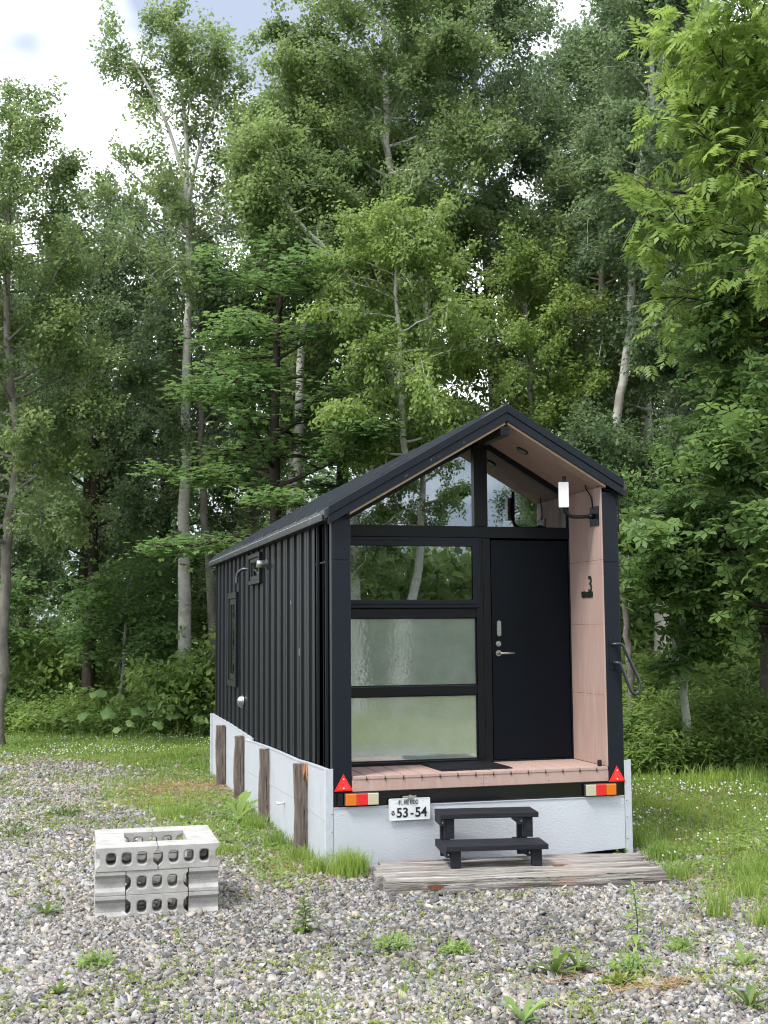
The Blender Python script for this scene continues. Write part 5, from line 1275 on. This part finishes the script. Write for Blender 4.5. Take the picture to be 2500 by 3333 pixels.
# shrubs
G3 = 'shrubs under the trees'
sh = grow('shrub', [(.25, 12.9, -.05), (.25, 12.9, .8), (.3, 12.9, 1.0)], .03, .01, .25, 1.05, .85, 20, OV, .12, 4200, LF_HERB, GREYB,
     'low green shrub between the pale birch foot and the cabin end', 'shrub', G3, seed=40, up=.6, flat=.3, spread=.14, prof=full)
s2 = grow('shrub', [(-.75, 14.4, -.05), (-.7, 14.4, 1.2), (-.6, 14.4, 2.9)], .04, .01, 1.2, 3.0, 1.1, 20, OV, .12, 4600, LF_MAPLE, GREYB,
     'tall tiered shrub standing between the black trunk and the pale birch', 'shrub', G3, seed=41, up=.4, flat=.6, spread=.14, prof=full)
for i, (p, x_, y_, s_c, lab) in enumerate([
        (sh, -2.3, 15.6, .8, 'low green shrub at the foot of the edge birch'), (sh, -1.9, 16.5, 1.3, 'low green shrub behind the tall tiered shrub'), (sh, 1.6, 12.6, 1.1, 'low shrub hidden half behind the cabin end beside the slim grey trunk'),
        (sh, 8.4, 7.8, 1.0, 'low green shrub in the herbs beyond the twin stemmed tree'), (sh, 6.3, 8.4, 1.1, 'low green shrub right beyond the hand rail'), (sh, 9.6, 9.6, 1.3, 'low green shrub deep beyond the edge trunk'), (sh, 7.4, 10.6, 1.4, 'low green shrub in the shade behind the hand rail shrub'),
        (s2, -3.3, 15.6, 1.0, 'tall tiered shrub at the picture edge in the shade'), (s2, .3, 16.6, 1.1, 'tall tiered shrub behind the pale birch trunk'), (s2, 8.7, 10.8, .9, 'tall tiered shrub behind the twin stemmed tree'), (s2, -.4, 19.5, 1.3, 'tall tiered shrub deep behind the birch and black trunk'), (s2, 6.4, 12.4, 1.2, 'tall tiered shrub in the wood behind the slanting birch'),
        (s2, 1.9, 15.2, 1.2, 'tall tiered shrub in the dark wood at the cabin end'), (s2, 10.5, 12.5, 1.2, 'tall tiered shrub far beyond the thin whitish trunk')]):
    copy_tree(p, (x_, y_, 0), i*2.1, (s_c,)*3, lab, G3)
# wood seen only through the others and mirrored in the panes
G4 = 'trees across the yard, mirrored in the cabin panes'
mir = [(pa, 10.4, -19.0, .8, 0), (pa, 3.2, -19.5, .8, 1), (pa, 6.5, -27, .8, 2), (pc, 12.5, -24, .6, 3), (pa, 1.0, -24.0, .8, 4), (pa, 13.5, -26, .8, 5)]
ml_ = ['slender birch mirrored in the gable pane nearer the post', 'leafy tree mirrored at the post side of the opening window', 'dark leafy tree mirrored between the two pale trunks', 'leafy tree mirrored at the door side of the panes', 'slender birch mirrored highest in the wide gable pane', 'dark leafy tree mirrored deepest in the film backed pane']
for (p, x_, y_, s_c, i) in mir: copy_tree(p, (x_, y_, 0), i*1.3, (s_c,)*3, ml_[i], G4)
grow('birch_tree', [(5.50, -16, -.1), (5.53, -16, .66), (5.60, -16, 2.1), (5.82, -16, 2.6), (5.98, -16, 3.7), (6.1, -16, 5.5), (6.0, -16, 7.5)], .11, .03, 4.0, 7.6, 1.5, 24, LEAF4, .085, 16000, LF_BIRCH, BIRCHB,
     'bent pale birch mirrored in the middle of the cabin panes', group=G4, seed=50)
grow('birch_tree', [(4.56, -16, -.1), (4.54, -16, .9), (4.5, -16, 2.1), (4.45, -16, 4.2), (4.4, -16, 6.5)], .12, .03, 2.8, 6.6, 1.5, 22, LEAF4, .085, 15000, LF_BIRCH, BIRCHB,
     'pale birch mirrored at the post edge of the film backed pane', group=G4, seed=51)
n = 46000; xx = RG.uniform(-8, 24, n); yy = RG.uniform(-34, -26, n); zz = RG.uniform(0, 1, n)**1.2*(2.6+2.4*vnoise(xx, yy*0, .35, 14)); k = (vnoise(xx, zz, .9, 26)+vnoise(xx, zz, 2.2, 29)*.5 > .34)
P = np.stack([xx, yy, zz], 1)[k]; X = RG.normal(0, 1, P.shape); N = RG.normal(0, .6, P.shape)+np.array([0, 0, .6]); V, F = scatter(*LEAF4, P, X, N, RG.uniform(.25, .5, len(P)))
o = link('far_wood', np_mesh('far_wood', V, F, 4, LF_BIRCH, np.repeat(RG.random(len(P)), 4))); tag(o, 'wood across the yard, mirrored in the cabin panes', 'woodland', kind='stuff')
# far wood as one mass
n = 80000; xx = RG.uniform(-14, 34, n); yy = RG.uniform(34, 46, n); zz = RG.uniform(0, 1, n)**1.1*(8.5+4*vnoise(xx, yy*0, .35, 4)); k = (vnoise(xx, zz, .9, 6)+vnoise(xx, zz, 2.2, 9)*.5+ss(6, 2, zz)*.25 > .50)
P = np.stack([xx, yy, zz], 1)[k]; X = RG.normal(0, 1, P.shape); N = RG.normal(0, .6, P.shape)+np.array([0, 0, .6]); V, F = scatter(*LEAF4, P, X, N, RG.uniform(.18, .36, len(P)))
o = link('far_wood', np_mesh('far_wood', V, F, 4, LF_DARK, np.repeat(RG.random(len(P)), 4))); tag(o, 'far foliage of the wood glimpsed between the nearer trunks', 'woodland', kind='stuff')
